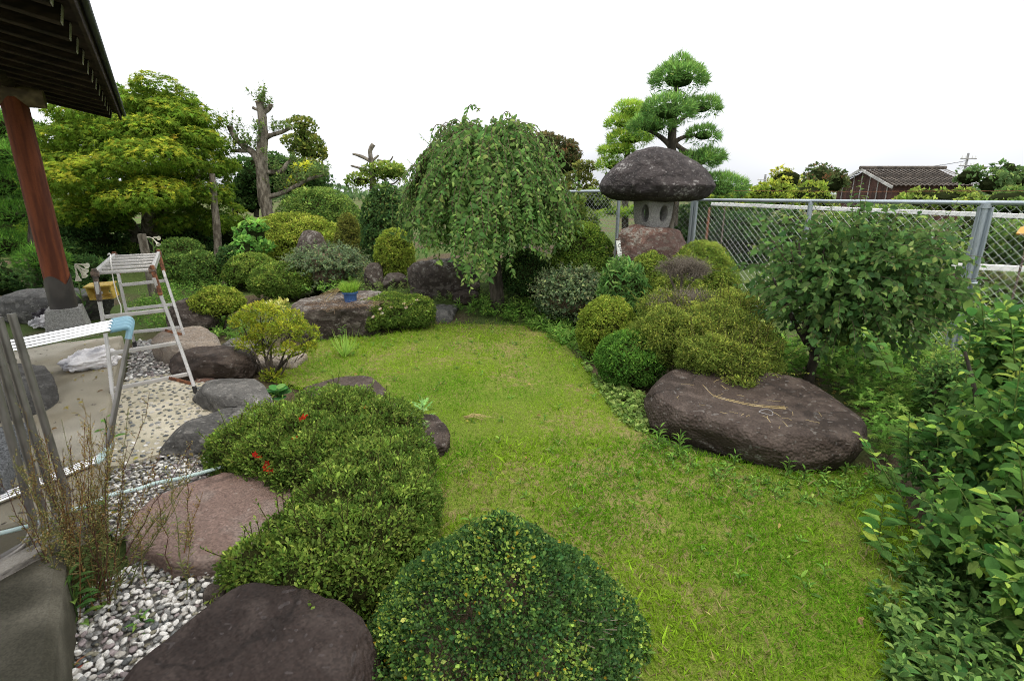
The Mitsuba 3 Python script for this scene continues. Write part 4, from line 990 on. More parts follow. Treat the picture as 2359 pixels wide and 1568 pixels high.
def right_shrub():
    k = thing('glossy_shrub', 'tall glossy-leaved shrub with arching shoots at the right edge', 'shrub')
    rs = np.random.default_rng(21); st, lv = [], []
    root = np.array([2.75, 2.35, 0.])
    # long shoots with the tips measured in the photograph
    tips = [((1985, 985), 2.55), ((2000, 742), 3.1), ((2265, 640), 3.0), ((2165, 950), 2.6), ((2120, 1040), 2.5), ((2040, 1130), 2.25), ((2015, 1190), 2.15), ((2240, 730), 2.9), ((2330, 700), 2.6), ((2090, 1250), 2.1), ((2330, 1240), 1.75), ((2310, 890), 2.4), ((2210, 860), 2.7), ((2140, 1190), 2.15),
            ((2060, 1050), 2.45), ((2350, 1000), 2.1), ((2280, 1100), 2.0), ((2190, 1060), 2.3), ((2100, 930), 2.7), ((2360, 800), 2.3), ((2330, 1340), 1.65)]
    for (px, py), Y in tips:
        p = P(px, py, Y); ax = unit(np.array([-.42, -.15, .8]) + rs.normal(0, .12, 3)); ln = rs.uniform(.45, .75)
        s, l = shoot(p - ax * ln, ax, ln, int(ln / .030), .082, .048, GL, GLT, rs, droop=.10, r=.006, young=.22, hang=.1); st.append(s); lv.append(l)
    body = [air_blob(2225, 668, 2560, 920, 2.95), air_blob(2150, 790, 2560, 1250, 2.55), air_blob(2085, 1060, 2480, 1480, 2.15), air_blob(2250, 690, 2560, 1000, 2.95), air_blob(2260, 1150, 2600, 1640, 1.75)]
    for i in range(640):
        c, r = body[rs.integers(len(body))]; d = unit(rs.normal(size=3)); d[1] = -abs(d[1]) if rs.random() < .6 else d[1]
        if d[0] > .5 and rs.random() < .7: d[0] *= -1
        q = c + d * r * rs.uniform(.55, .98); l_ = rs.uniform(.16, .36)
        if q[2] < .08: continue
        s, l = shoot(q - d * l_ * .6, d * [1, 1, .5] + [-.1, -.2, .45], l_, rs.integers(7, 13), .070, .040, GL, GLT, rs, droop=.22, r=.004, young=.14, ranks=3, hang=.2); st.append(s); lv.append(l)
    lv = [tuple(np.asarray(x) if i else x for i, x in enumerate(l)) for l in lv]
    part(k, 'stem', join(st), 'stem_green', True, kind='stuff'); leafy(k, lv, 260)
    ms = [limb([[*(root + [dx, dy, -.05]), .022], [*(root + [dx * 2.2, dy * 2, .45]), .016], [*(root + [dx * 4, dy * 3.4, .95]), .008]], 10, 8, .15, i) for i, (dx, dy) in enumerate(((-.1, -.08), (.1, .05), (-.05, .12), (.12, -.12), (0, 0)))]
    part(k, 'trunk', join(ms), 'bark_dark', True)
right_shrub()

def loose(label, box_, L, W, base, tip, nsh, seed, name='shrub', tpl='oval', droop=.2, per=(7, 12), ln=(.15, .35), up=.35, mat='leaf', nparts=0, hang=0., air=None, ranks=3, stems=True, core=.62, corec=(.035, .04, .018), young=.25, flat=1.0):
    k = thing(name, label, 'shrub'); rs = np.random.default_rng(seed); c, r = ground_blob(*box_) if air is None else air_blob(*box_, air)
    st, lv = [], []; g = float(terrain(c[0], c[1])); m = max(1, 2.3 * (np.linalg.norm(c) - r[0]) / 512 / L)
    for i in range(nsh):
        d = unit(rs.normal(size=3)); d[2] = abs(d[2]) if rs.random() < .72 else d[2]
        if d[1] > .35 and rs.random() < .6: d[1] *= -1
        l_ = rs.uniform(*ln); q = c + d * r * rs.uniform(.55, 1.0) - d * l_ * .7
        if q[2] < g + .02: q[2] = g + rs.uniform(.02, .12)
        s, l = shoot(q, d * [1, 1, flat] + [0, 0, up], l_, rs.integers(*per), L * m, W * m, base, tip, rs, tpl, droop, .003, young=young, ranks=ranks, hang=hang); st.append(s); lv.append(l)
    lv = [tuple(np.asarray(x) if i else x for i, x in enumerate(l)) for l in lv]
    part(k, 'stem', join(st), 'twig_brown', True, kind='stuff')
    if nparts: leafy(k, lv, nparts, mat)
    else:
        v, f, cc = joinc([put(*l) for l in lv]); TRI[0] += len(f); part(k, 'foliage', (v, f), mat, False, cc)
    if core:
        d = _ICO[3].vertices; kk = core * (1 + .3 * (2 * meshkit.fbm(d * 2 + seed, 3, seed) - 1)); cv = c + d * r * kk[:, None]; cv[:, 2] = np.maximum(cv[:, 2], g - .03)
        n = 1500; q = unit(rs.normal(size=(n, 3))); pos = c + q * r * (core + .12) * (.85 + .25 * rs.random((n, 1)))
        pos = pos[pos[:, 2] > g + .02]; n = len(pos)
        v, f, cc = put('oval' if tpl == 'oval' else 'rhomb', pos, unit(rs.normal(size=(n, 3))), unit(q[:n] + rs.normal(0, .6, (n, 3))), L * m, W * m, tint(n, base, tip, .05, rs, .25)); TRI[0] += len(f)
        part(k, 'inner_leaves', (v, f), mat, False, cc, kind='stuff'); part(k, 'branches', (cv, _ICO[3].faces), 'twig_brown', True)
    return k

loose('loose grey-green shrub with small leaves above the blue pot', (645, 552, 860, 682), .046, .028, GRY[0], GRY[1], 620, 31, name='grey_shrub', per=(8, 13), ln=(.2, .42), core=.6)
loose('loose grey-green shrub left of the bamboo-leaved bush', (1215, 605, 1412, 765), .048, .03, GRY[0], GRY[1], 520, 32, name='grey_shrub', per=(8, 13), ln=(.18, .4), core=.62)
loose('small glossy shrub below the near fence post', (2105, 820, 2300, 1010), .058, .022, [(.045, .10, .03), (.06, .12, .035)], [(.16, .24, .06)], 170, 33, name='leafy_shrub', per=(8, 12), ln=(.15, .32), droop=.05, up=.6)
loose('dark leafy shrub filling the gap beside the huge flat rock', (2070, 960, 2380, 1230), .055, .021, [(.032, .08, .024), (.045, .10, .03)], [(.13, .21, .05)], 260, 34, name='leafy_shrub', per=(8, 12), ln=(.15, .3), droop=.05, up=.6)

# the broad-leaved small tree in front of the fence
def dogwood():
    k = thing('broadleaf_tree', 'small broad-leaved tree on a thin trunk in front of the fence', 'tree')
    rs = np.random.default_rng(41); Y = 4.65
    c, r = air_blob(1705, 490, 2235, 810, Y, .72); r = r * [1.0, 1.0, 1.0]
    base = GT(1858, 885); st, lv = [], []
    D1 = [(.042, .086, .025), (.055, .105, .03), (.034, .072, .025)]; D2 = [(.13, .18, .05), (.16, .20, .06), (.09, .15, .045)]
    cl = []
    for i in range(330):
        d = unit(rs.normal(size=3)); d[1] = -abs(d[1]) if rs.random() < .62 else d[1]
        q = c + d * r * rs.uniform(.45, .97)
        if q[2] < c[2] - r[2] * .8: continue
        l_ = rs.uniform(.22, .42)
        s, l = shoot(q - d * [1, 1, .3] * l_ * .6, d * [1, 1, .35] + [0, 0, .15], l_, rs.integers(8, 14), .068, .044, D1, D2, rs, droop=.35, r=.003, hang=.62, young=.15, ranks=3, leafout=.8); st.append(s); lv.append(l)
    for (px, py), dy in (((1760, 495), .1), ((1790, 480), 0), ((1870, 465), 0), ((1985, 395), 0), ((1960, 425), .05), ((1995, 440), .1), ((2050, 470), 0), ((2090, 460), .1), ((2170, 480), 0), ((2210, 520), -.1), ((2235, 650), -.1), ((1720, 560), .1), ((1905, 455), .0), ((2010, 470), -.15), ((2130, 500), -.2), ((2240, 705), 0)):
        p = P(px, py, Y + dy); o = c + (p - c) * .45; ln = np.linalg.norm(p - o)
        s, l = shoot(o, p - o + [0, 0, .1 * ln], ln, int(ln / .032), .066, .042, D1, D2, rs, droop=.1, r=.004, hang=.5, young=.22, leafout=.7); st.append(s); lv.append(l)
    for _ in range(34):
        p = P(rs.uniform(1730, 2230), rs.uniform(455, 560), Y + rs.uniform(-.35, .3)); o = c + (p - c) * [.7, .7, .35]; ln = np.linalg.norm(p - o)
        s, l = shoot(o, p - o + rs.normal(0, .06, 3), ln, int(ln / .030), .066, .043, D1, D2, rs, droop=.06, r=.004, hang=.45, young=.3, leafout=.7, ranks=3); st.append(s); lv.append(l)
    m = 3600; d = unit(rs.normal(size=(m, 3))); pos = c + d * r * (rs.uniform(.25, .85, (m, 1))); q = pos[:, 2] > c[2] - r[2] * .8; pos = pos[q]; m = len(pos)
    lv.append(('oval', pos, rs.normal(0, .7, (m, 3)) + [0, 0, -.6], rs.normal(0, .6, (m, 3)) + [0, -.3, .8], np.full(m, .066), np.full(m, .042), tint(m, D1, D2, .08, rs, .2)))
    lv = [tuple(np.asarray(x) if i else x for i, x in enumerate(l)) for l in lv]
    part(k, 'twigs', join(st), 'twig_brown', True, kind='stuff'); leafy(k, lv, 200)
    f0 = P(1858, 790, Y); ms = [limb([[base[0], base[1], base[2] - .05, .055], [base[0], base[1] + (Y - base[1]) * .5, f0[2] * .6, .045], [f0[0], Y, f0[2] + .05, .04]], 14, 12, .25, 2)]
    for px, py in ((1780, 640), (1900, 560), (2010, 600), (2120, 640), (1960, 700), (1840, 560)):
        p = P(px, py, Y + rs.uniform(-.2, .3)); ms.append(limb([[f0[0], Y, f0[2], .03], [*((f0 + p) / 2 + [0, 0, -.02]), .02], [*p, .008]], 10, 8, .15, px))
    part(k, 'trunk', join(ms), 'bark_dark', True)
dogwood()

# ------------------------------------------------------------ weeping tree
def weeping():
    k = thing('weeping_tree', 'weeping tree with a dense dome of drooping leafy branches', 'tree')
    rs = np.random.default_rng(51); Y = 7.7
    c, r = air_blob(925, 265, 1302, 690, Y, .85); ctop = P(1130, 430, Y); R = r[0]
    st, lv = [], []
    W1 = [(.052, .108, .028), (.066, .128, .033), (.045, .092, .027)]; W2 = [(.14, .20, .055), (.18, .235, .07)]
    zt = P(1115, 306, Y)[2]; zb = P(1115, 640, Y)[2]
    n = 620
    for i in range(n):
        a = rs.uniform(0, 2 * np.pi); a = -abs(a % (2 * np.pi) - np.pi) if rs.random() < .45 else a
        t0 = math.sqrt(rs.random()); 
        lob = 1 + .10 * math.sin(3 * a + 1.0) + .07 * math.sin(7 * a); t0 = min(t0 * lob, 1.08)
        x0 = R * (.92 if math.cos(a) < 0 else .84) * t0 * math.cos(a); y0 = R * .76 * t0 * math.sin(a)
        z0 = zt - (zt - P(1115, 470, Y)[2]) * t0 ** 2.3 + rs.normal(0, .09)
        out_ = rs.uniform(.15, .62) * (1.15 - .6 * t0); ln = rs.uniform(.35, 1.1) * (1.35 if t0 > .6 else .9)
        tt = np.linspace(0, 1, 12)
        h = out_ * np.minimum(tt * 1.5, 1) ** .8; v = rs.uniform(.04, .16) * np.sin(np.minimum(tt * 1.9, 1) * np.pi) - ln * np.maximum(tt - .12, 0) ** 1.3
        wig = rs.normal(0, .10) * tt + .035 * np.sin(tt * 7 + rs.uniform(0, 6))
        pts = np.c_[ctop[0] + x0 + h * math.cos(a) + wig, Y + y0 + h * math.sin(a) + wig * .5, z0 + v]
        zmin = zb + rs.uniform(0, .45) + (.45 if math.cos(a) < -.35 or math.cos(a) > .45 else -.05) * abs(math.cos(a))
        pts = pts[pts[:, 2] > zmin]
        if len(pts) < 4: continue
        s = np.r_[0, np.cumsum(np.linalg.norm(np.diff(pts, axis=0), axis=1))]
        m = max(4, int(s[-1] / .027)); tv = np.linspace(.02, 1, m) * s[-1]
        pp = np.stack([np.interp(tv, s, pts[:, j]) for j in range(3)], 1)
        tg = unit(np.gradient(pp, axis=0)); outw = np.array([math.cos(a), math.sin(a), 0])
        side = unit(np.cross(tg, outw) + 1e-4) * np.where(np.arange(m) % 2, 1, -1)[:, None]
        A = unit(side * .75 + [0, 0, -.65] + outw * .25 + rs.normal(0, .38, (m, 3)))
        B = unit(outw * .8 + [0, -.25, .45] + rs.normal(0, .35, (m, 3)))
        sz = np.exp(rs.normal(0, .28, m)); col = tint(m, W1, W2, np.where(rs.random(m) < .5, .25 + .25 * (tv / s[-1] > .85), .12), rs, .2)
        lv.append(('lance', pp, A, B, (.066 * sz), (.036 * sz), col)); st.append(tube(pts, np.linspace(.006, .0025, len(pts)), 4, False))
    # upright twigs on the crown
    for px, py in ((1100, 276), (1150, 272), (1060, 290), (1205, 292), (965, 308), (1010, 300), (1235, 305), (1085, 285), (940, 370), (1250, 330), (1175, 285)):
        p = P(px, py, Y - .1); o = p + np.array([(ctop[0] - p[0]) * .3, .1, -.32]); ln = np.linalg.norm(p - o)
        s, l = shoot(o, p - o, ln, 13, .062, .034, W1, W2, rs, droop=.0, r=.004, hang=.3, young=.4); st.append(s); lv.append(tuple(np.asarray(x) if i else x for i, x in enumerate(l)))
    # inner leaves that close the dome
    m = 5200; d = unit(rs.normal(size=(m, 3))); d[:, 2] = np.where(d[:, 2] < -.2, -d[:, 2], d[:, 2]); cc = np.array([ctop[0], Y, P(1115, 470, Y)[2]]); rr = np.array([R * .90, R * .76, (zt - cc[2]) * .93])
    pos = cc + d * rr * (.80 + .2 * rs.random((m, 1))); sk = rs.random(m) < .45; pos[sk, 2] = cc[2] - rs.random(sk.sum()) * .55; 
    A = unit(rs.normal(0, .5, (m, 3)) + [0, 0, -1]); B = unit(d + rs.normal(0, .4, (m, 3)))
    lv.append(('lance', pos, A, B, np.full(m, .066), np.full(m, .037), tint(m, W1, W2, .08, rs, .2)))
    v, f, col = joinc([put(*l) for l in lv]); TRI[0] += len(f)
    part(k, 'foliage', (v, f), 'leaf', False, col, kind=None); part(k, 'branches', join(st), 'twig_brown', True, kind='stuff')
    b = GT(1150, 655); g = float(terrain(P(1140, 650, Y)[0], Y)); x = P(1140, 650, Y)[0]
    ms = [limb([[x + .05, Y, g - .1, .12], [x, Y, g + .5, .095], [x - .02, Y + .02, g + 1.0, .085], [ctop[0] + .05, Y, zt - .45, .05]], 16, 12, .2, 3)]
    for i in range(11):
        a = i * .571; e = np.array([ctop[0] + R * .75 * math.cos(a), Y + R * .65 * math.sin(a), zt - .45]); o = np.array([x, Y, g + 1.0])
        ms.append(limb([[*o, .05], [*((o + e) / 2 + [0, 0, .22]), .03], [*e, .01]], 12, 7, .15, i))
    part(k, 'trunk', join(ms), 'bark_dark', True)
weeping()

# ------------------------------------------------------------ Japanese maple
def clumps(c, r, n, size, flat, rs, zmin=-.3):
    d = unit(rs.normal(size=(n * 3, 3))); d = d[d[:, 2] > zmin][:n]
    return [(c + q * r * rs.uniform(.72, 1.0), np.array([size, size, size * flat]) * rs.uniform(.7, 1.3)) for q in d]

def maple():
    k = thing('maple_tree', 'broad Japanese maple with yellowish leaf layers behind the red pillar', 'tree')
    rs = np.random.default_rng(61); ms = []; Y = 12.8
    G1, G2 = [(.06, .115, .014), (.075, .13, .016), (.052, .10, .013)], [(.19, .215, .022), (.24, .24, .026)]
    pads = [((90, 235, 530, 525), 13.7, .08, 64), ((230, 200, 500, 420), 13.6, .12, 34), ((240, 182, 470, 350), 13.2, .28, 26), ((70, 235, 300, 400), 12.8, .24, 24), ((330, 240, 520, 420), 13.0, .22, 26), ((60, 340, 260, 480), 12.6, .22, 20), ((390, 330, 540, 530), 13.1, .16, 24), ((240, 250, 420, 400), 12.4, .2, 20), ((250, 328, 425, 425), 11.7, .55, 20), ((110, 375, 310, 480), 11.5, .85, 22), ((250, 425, 440, 500), 11.6, .85, 18), ((100, 440, 270, 570), 12.6, .06, 22), ((380, 440, 540, 570), 13.2, .12, 22), ((190, 440, 420, 515), 13.4, .05, 22), ((140, 460, 280, 530), 12.2, .3, 10), ((60, 480, 180, 600), 13.2, .04, 14)]
    for (b, y, tf, n) in pads:
        c, r = air_blob(*b, y, .8)
        cl = clumps(c, r * .88, n, .40, .50, rs)
        v, f, col = foliage(cl, .078, .075, G1, G2, tipf=tf, tpl='maple', cover=1.5, seed=int(b[0] + b[1]), lump=.2, zcut=-.9, fill=.5, out=.35, up=-.25, flat=.7, core=None, floor=False, minpx=3.2, spread=.22, tipz=.9)
        ms.append((v, f, col))
    v, f, col = joinc(ms); part(k, 'crown', (v, f), 'leaf_matte', False, col)
    b = GT(345, 592); t = []
    yb = b[1]; dY = Y - yb
    for i, pts in enumerate(([(345, 600, 22, 0), (348, 540, 20, dY * .4), (342, 470, 15, dY), (320, 400, 9, dY), (300, 300, 4, dY)], [(338, 590, 17, 0), (312, 540, 14, 0), (270, 480, 10, dY * .5), (200, 420, 6, dY), (140, 350, 3, dY)], [(352, 560, 15, 0), (375, 500, 12, dY * .6), (420, 440, 8, dY), (470, 390, 4, dY)], [(345, 500, 11, dY), (365, 420, 8, dY), (390, 330, 5, dY), (400, 250, 3, dY)], [(300, 525, 8, dY), (240, 500, 6, 0), (180, 470, 3, -.5)], [(330, 470, 8, dY), (310, 420, 5, -.3), (290, 380, 3, -.8)])):
        t.append(limb_px(pts, yb, 18, 10, .18, i))
    part(k, 'trunk', join(t), 'bark_grey', 60)
maple()

# ------------------------------------------------------------ trimmed pines and other trees
def cloud_tree(label, Y, pads, trunk, pal, L, W, seed, name='cloud_pruned_tree', tpl='spike', mat='leaf_matte', bark='bark_dark', tipf=.5, cover=1.7, minpx=2.4, out=1.1, up=.7, lump=.12, depth=.8, core=(.03, .035, .014), grp=None, zcut=-.6, **kw):
    k = thing(name, label, 'tree', group=grp); ms = []
    for i, p in enumerate(pads):
        c, r = air_blob(*p[:4], Y + (p[4] if len(p) > 4 else 0), depth)
        ms.append(foliage([(c, r)], L, W, pal[0], pal[1], tipf=tipf, tpl=tpl, cover=cover, seed=seed * 50 + i, lump=lump, zcut=zcut, fill=.35, out=out, up=up, core=core, core_k=.5, floor=False, minpx=minpx, facing=.35, **kw))
    v, f, c = joinc(ms); part(k, 'crown', (v, f), mat, False, c)
    part(k, 'trunk', join([limb_px(t, Y, 14, 9, .15, i) for i, t in enumerate(trunk)]), bark, 60)
    return k
POD = ([(.06, .125, .035), (.08, .15, .04)], [(.18, .28, .07), (.14, .24, .06)])
cloud_tree('tall tiered podocarpus behind the stone lantern', 10.2, [(1500, 150, 1628, 216), (1538, 128, 1592, 180), (1478, 222, 1600, 290, -.5), (1570, 224, 1660, 270, .2), (1448, 268, 1556, 316, .1), (1582, 292, 1658, 332), (1602, 342, 1668, 380), (1540, 352, 1656, 392, .1), (1594, 402, 1718, 465, .1), (1562, 392, 1640, 465, .2)],
           [[(1548, 520, 12), (1556, 400, 11), (1546, 330, 10), (1552, 260, 8), (1560, 180, 5)], [(1550, 345, 7), (1520, 315, 5), (1490, 300, 3)], [(1552, 330, 6), (1585, 352, 5), (1620, 365, 3)], [(1550, 290, 6), (1590, 262, 4), (1620, 250, 3)], [(1550, 330, 6), (1580, 315, 4), (1615, 312, 3)]], POD, .085, .0155, 1, cover=2.6, tipf=.6, zcut=-.35, core=(.05, .09, .025), out=1.3, up=.5, shoots=0)
cloud_tree('lighter green tiered podocarpus left of the taller one', 11.4, [(1410, 235, 1490, 285), (1395, 272, 1470, 300), (1400, 298, 1500, 342), (1378, 335, 1460, 362), (1375, 360, 1450, 402), (1440, 250, 1520, 320, .2), (1375, 480, 1440, 500), (1420, 478, 1490, 500)],
           [[(1440, 560, 8), (1442, 400, 7), (1447, 320, 6), (1455, 260, 4)], [(1442, 345, 4), (1415, 350, 3)]], ([(.10, .18, .03), (.12, .20, .035)], [(.30, .38, .06), (.26, .36, .055)]), .075, .0155, 2, tipf=.8, cover=2.4, zcut=-.35, core=(.07, .11, .02), out=1.3, up=.5)
cloud_tree('dark pruned tree behind the bare grey trunk', 17.5, [(660, 272, 728, 308, 0), (650, 312, 745, 345), (665, 330, 750, 362), (690, 345, 752, 372), (680, 300, 720, 330), (650, 365, 745, 420, -.5)],
           [[(690, 470, 6), (700, 380, 5), (698, 300, 4)]], ([(.04, .07, .016), (.06, .085, .02)], [(.17, .19, .035), (.2, .2, .045)]), .05, .03, 3, tpl='rhomb', tipf=.45, minpx=2.6, out=.5, up=.3)
cloud_tree('distant topped tree with two flat green pads', 16.5, [(795, 400, 870, 435), (835, 375, 930, 410), (870, 385, 935, 420)],
           [[(858, 440, 7), (857, 390, 6), (852, 350, 5), (860, 333, 5)], [(856, 375, 4), (835, 362, 4), (812, 355, 2)], [(858, 370, 3), (872, 358, 2)], [(857, 395, 4), (830, 388, 3), (808, 382, 2)], [(858, 400, 4), (885, 395, 3), (915, 392, 2)], [(870, 368, 2), (895, 372, 2), (905, 360, 1.2)], [(880, 405, 2.5), (900, 425, 2), (920, 410, 1.5)]], ([(.06, .10, .02)], [(.2, .25, .05)]), .05, .028, 4, tpl='rhomb', bark='bark_grey', tipf=.55, minpx=2.6, out=.5, up=.3)
PINE = ([(.035, .09, .018), (.05, .11, .02)], [(.12, .24, .035), (.09, .19, .03)])
cloud_tree('pine with stacked needle pads hidden behind the red pillar', 9.6, [(-60, 330, 68, 390), (-60, 385, 62, 470), (-40, 465, 75, 530), (-60, 535, 85, 600), (45, 565, 150, 640, -.4), (-70, 255, 40, 330, .2)],
           [[(75, 700, 16), (82, 590, 15), (78, 480, 13), (55, 380, 9), (30, 280, 6)], [(80, 500, 7), (30, 490, 6), (-40, 500, 3)], [(82, 580, 7), (40, 575, 5), (-30, 580, 3)], [(80, 630, 7), (105, 615, 5), (125, 610, 3)]], PINE, .09, .012, 5, cover=1.6, tipf=.5)

def stripped():
    k = thing('stripped_tree', 'hard-pruned grey trunk with sawn stubs and thin new sprouts', 'tree'); Y = 13.6
    T_ = [[(622, 575, 17), (617, 500, 15), (610, 460, 17), (604, 400, 15), (602, 350, 14), (606, 300, 12), (603, 262, 11), (598, 236, 11)], [(600, 385, 12), (585, 355, 10), (572, 345, 8), (555, 332, 7.5), (540, 315, 7), (529, 292, 7)], [(572, 347, 6), (550, 348, 5), (532, 347, 4)], [(606, 320, 8), (625, 312, 6), (650, 304, 5), (672, 293, 4)], [(604, 262, 7), (618, 252, 6), (624, 243, 6)], [(601, 256, 5), (590, 252, 4), (582, 248, 4)],
          [(606, 395, 6), (630, 397, 6), (652, 392, 5.5), (660, 378, 4.5), (668, 370, 4)], [(613, 455, 8), (640, 448, 6), (680, 430, 5.5), (715, 412, 4.5), (752, 404, 2.5)]]
    T_ = [[(x, y, r * .86) for x, y, r in t] for t in T_]
    part(k, 'trunk', join([limb_px(t, Y, 22, 11, .22, i) for i, t in enumerate(T_)]), 'bark_grey', 60)
    for q in ((598, 236, 11), (529, 292, 7), (624, 243, 6)):
        o = P(q[0], q[1] - .5, Y); part(k, 'sawn_face', tube([o - [0, 0, .01], o + [0, 0, .012]], q[2] * scale(Y, 240) * .95, 12), 'log_end')
    rs = np.random.default_rng(5); st, lv = [], []
    for x, y, n, h in ((603, 240, 9, 45), (612, 250, 5, 30), (530, 300, 6, 40), (545, 330, 6, 45), (565, 345, 5, 55), (575, 340, 5, 70), (640, 305, 5, 35), (660, 298, 4, 25), (600, 300, 5, 30), (690, 425, 9, 45), (720, 410, 8, 40), (745, 404, 6, 25), (655, 440, 8, 50), (600, 360, 5, 25), (640, 400, 5, 30), (670, 372, 4, 25)):
        for _ in range(int(n * 1.8)):
            o = P(x + rs.normal(0, 9), y + rs.normal(0, 4), Y + rs.normal(0, .15)); l_ = h * scale(Y, y) * rs.uniform(.5, 1.2)
            s, l = shoot(o, rs.normal(0, .4, 3) + [0, 0, 1], l_, rs.integers(8, 15), .085, .046, [(.06, .10, .03)], [(.14, .19, .05)], rs, droop=.0, r=.005, ranks=3, young=.3); st.append(s); lv.append(put(*l))
    part(k, 'sprouts', join(st), 'twig_brown', True, kind='stuff'); v, f, c = joinc(lv); part(k, 'foliage', (v, f), 'leaf_matte', False, c)
stripped()

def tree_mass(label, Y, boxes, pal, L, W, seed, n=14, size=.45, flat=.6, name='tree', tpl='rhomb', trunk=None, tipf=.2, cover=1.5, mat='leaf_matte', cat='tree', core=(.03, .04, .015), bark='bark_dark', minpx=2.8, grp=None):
    k = thing(name, label, cat, group=grp); rs = np.random.default_rng(seed); ms = []
    for i, b in enumerate(boxes):
        y = Y + (b[4] if len(b) > 4 else 0); c, r = air_blob(*b[:4], y, .7)
        cl = clumps(c, r * .85, n, size * min(r[0], r[2]) * .9, flat, rs, -.7)
        ms.append(foliage(cl, L, W, pal[0], pal[1], tipf=tipf, tpl=tpl, cover=cover, seed=seed * 20 + i, lump=.2, zcut=-.9, fill=.5, core=None, floor=False, minpx=minpx))
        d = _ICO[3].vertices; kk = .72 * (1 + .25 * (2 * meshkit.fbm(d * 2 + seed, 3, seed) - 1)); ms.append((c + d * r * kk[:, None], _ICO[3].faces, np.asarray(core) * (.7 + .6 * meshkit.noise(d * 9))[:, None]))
    v, f, c = joinc(ms)
    if trunk: part(k, 'crown', (v, f), mat, False, c); part(k, 'trunk', join([limb_px(t, Y, 10, 8, .15, i) for i, t in enumerate(trunk)]), bark, 60)
    else: add(k, (v, f), mat, False, c)
    return k
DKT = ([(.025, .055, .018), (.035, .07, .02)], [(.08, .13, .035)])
tree_mass('dark green evergreen behind the bare grey trunk', 16.5, [(535, 345, 690, 470), (530, 400, 620, 500), (640, 360, 760, 480)], DKT, .06, .035, 71, trunk=[[(540, 500, 7), (545, 420, 6)], [(590, 500, 6), (592, 430, 5)]], n=22)
tree_mass('pale yellow-leaved young tree beside the bare trunk', 15.6, [(680, 372, 725, 420), (655, 405, 700, 440)], ([(.16, .19, .02)], [(.34, .34, .03)]), .06, .035, 72, n=9, tipf=.6, trunk=[[(690, 470, 3), (700, 390, 2)]], name='yellow_tree')
tree_mass('dark red-tinged tree just behind the weeping tree', 12.5, [(1215, 300, 1300, 360), (1255, 320, 1345, 420), (1290, 345, 1340, 390)], ([(.05, .06, .025), (.07, .06, .03), (.035, .055, .02)], [(.16, .08, .04), (.12, .12, .04)]), .06, .03, 73, trunk=[[(1305, 480, 6), (1310, 380, 5)]], tipf=.3, name='red_tinged_tree')
cloud_tree('small tiered tree with olive pads left of the lantern cap', 12.0, [(1318, 372, 1372, 398), (1300, 395, 1362, 420), (1330, 415, 1380, 450), (1275, 420, 1340, 455), (1345, 440, 1400, 475)], [[(1330, 500, 4), (1333, 440, 4), (1332, 380, 3)]], ([(.07, .085, .025)], [(.18, .19, .05)]), .05, .025, 6, tpl='rhomb', tipf=.45, minpx=2.6, out=.5, up=.3)
tree_mass('dense vines covering the fence behind the weeping tree', 9.45, [(1262, 440, 1345, 530, -.55), (1325, 435, 1420, 490, .1), (1300, 480, 1380, 560, -.2)], ([(.06, .10, .025), (.08, .12, .03)], [(.17, .21, .05)]), .055, .035, 74, name='vine', cat='vine', n=16, tipf=.35)
tree_mass('dark evergreen hedge behind the lantern and the fence', 10.9, [(1555, 460, 1680, 620, -.3), (1640, 465, 1790, 640, -.7), (1760, 470, 1880, 640, -1.4), (1480, 470, 1580, 600, .1)], DKT, .06, .032, 75, name='hedge', cat='hedge', n=26, tipf=.12)
tree_mass('bright green hedge top behind the fence left of the shed', 13.5, [(1600, 430, 1740, 500), (1700, 420, 1830, 500, .4), (1800, 422, 1930, 500, .8)], ([(.08, .12, .02), (.10, .14, .025)], [(.24, .28, .04)]), .06, .03, 76, name='hedge', cat='hedge', n=24, tipf=.5)
tree_mass('yellow-leaved tree beyond the hedge', 16, [(1772, 388, 1850, 440), (1790, 395, 1830, 460)], ([(.15, .17, .03)], [(.30, .30, .05)]), .09, .05, 77, name='yellow_tree', n=12, tipf=.6, trunk=[[(1805, 480, 3), (1808, 400, 2)]])
tree_mass('dark tree with reddish leaves left of the shed', 26, [(1848, 385, 1905, 450), (1890, 388, 1950, 450, 2), (1870, 378, 1915, 420, 1)], ([(.035, .06, .022), (.05, .065, .025)], [(.14, .07, .035), (.09, .11, .03)]), .10, .06, 78, n=18, name='red_tinged_tree', tipf=.25)
tree_mass('yellow-green climber bush in front of the shed roof', 11.5, [(2040, 446, 2150, 500), (2130, 436, 2250, 490), (2080, 432, 2180, 480, .6), (2200, 446, 2300, 505, -.6)], ([(.075, .12, .022), (.09, .13, .03)], [(.20, .24, .05)]), .07, .035, 79, name='climber_bush', cat='bush', n=16, tipf=.5, flat=.5)
tree_mass('open green tree at the far right below the utility pole', 15, [(2200, 385, 2265, 430), (2250, 395, 2330, 455, -.3), (2290, 370, 2345, 430), (2320, 385, 2400, 450, .3)], ([(.045, .085, .03), (.06, .10, .035)], [(.12, .17, .05)]), .075, .045, 80, n=12, trunk=[[(2280, 500, 5), (2290, 430, 4), (2310, 385, 3)], [(2288, 440, 3), (2240, 410, 2)]], tipf=.3)
tree_mass('leafy scrub filling the ground beyond the near fence', 8.8, [(2240, 430, 2420, 520, 1.0), (2180, 470, 2300, 620), (2280, 500, 2440, 640, -.2), (2130, 560, 2260, 680, -.2), (1960, 470, 2140, 600, 1.2), (1860, 480, 1980, 620, 1.2), (2240, 640, 2420, 760, -1.3)], ([(.05, .095, .028), (.065, .11, .03)], [(.15, .21, .045)]), .065, .035, 81, name='scrub', cat='bush', n=22, tipf=.3)
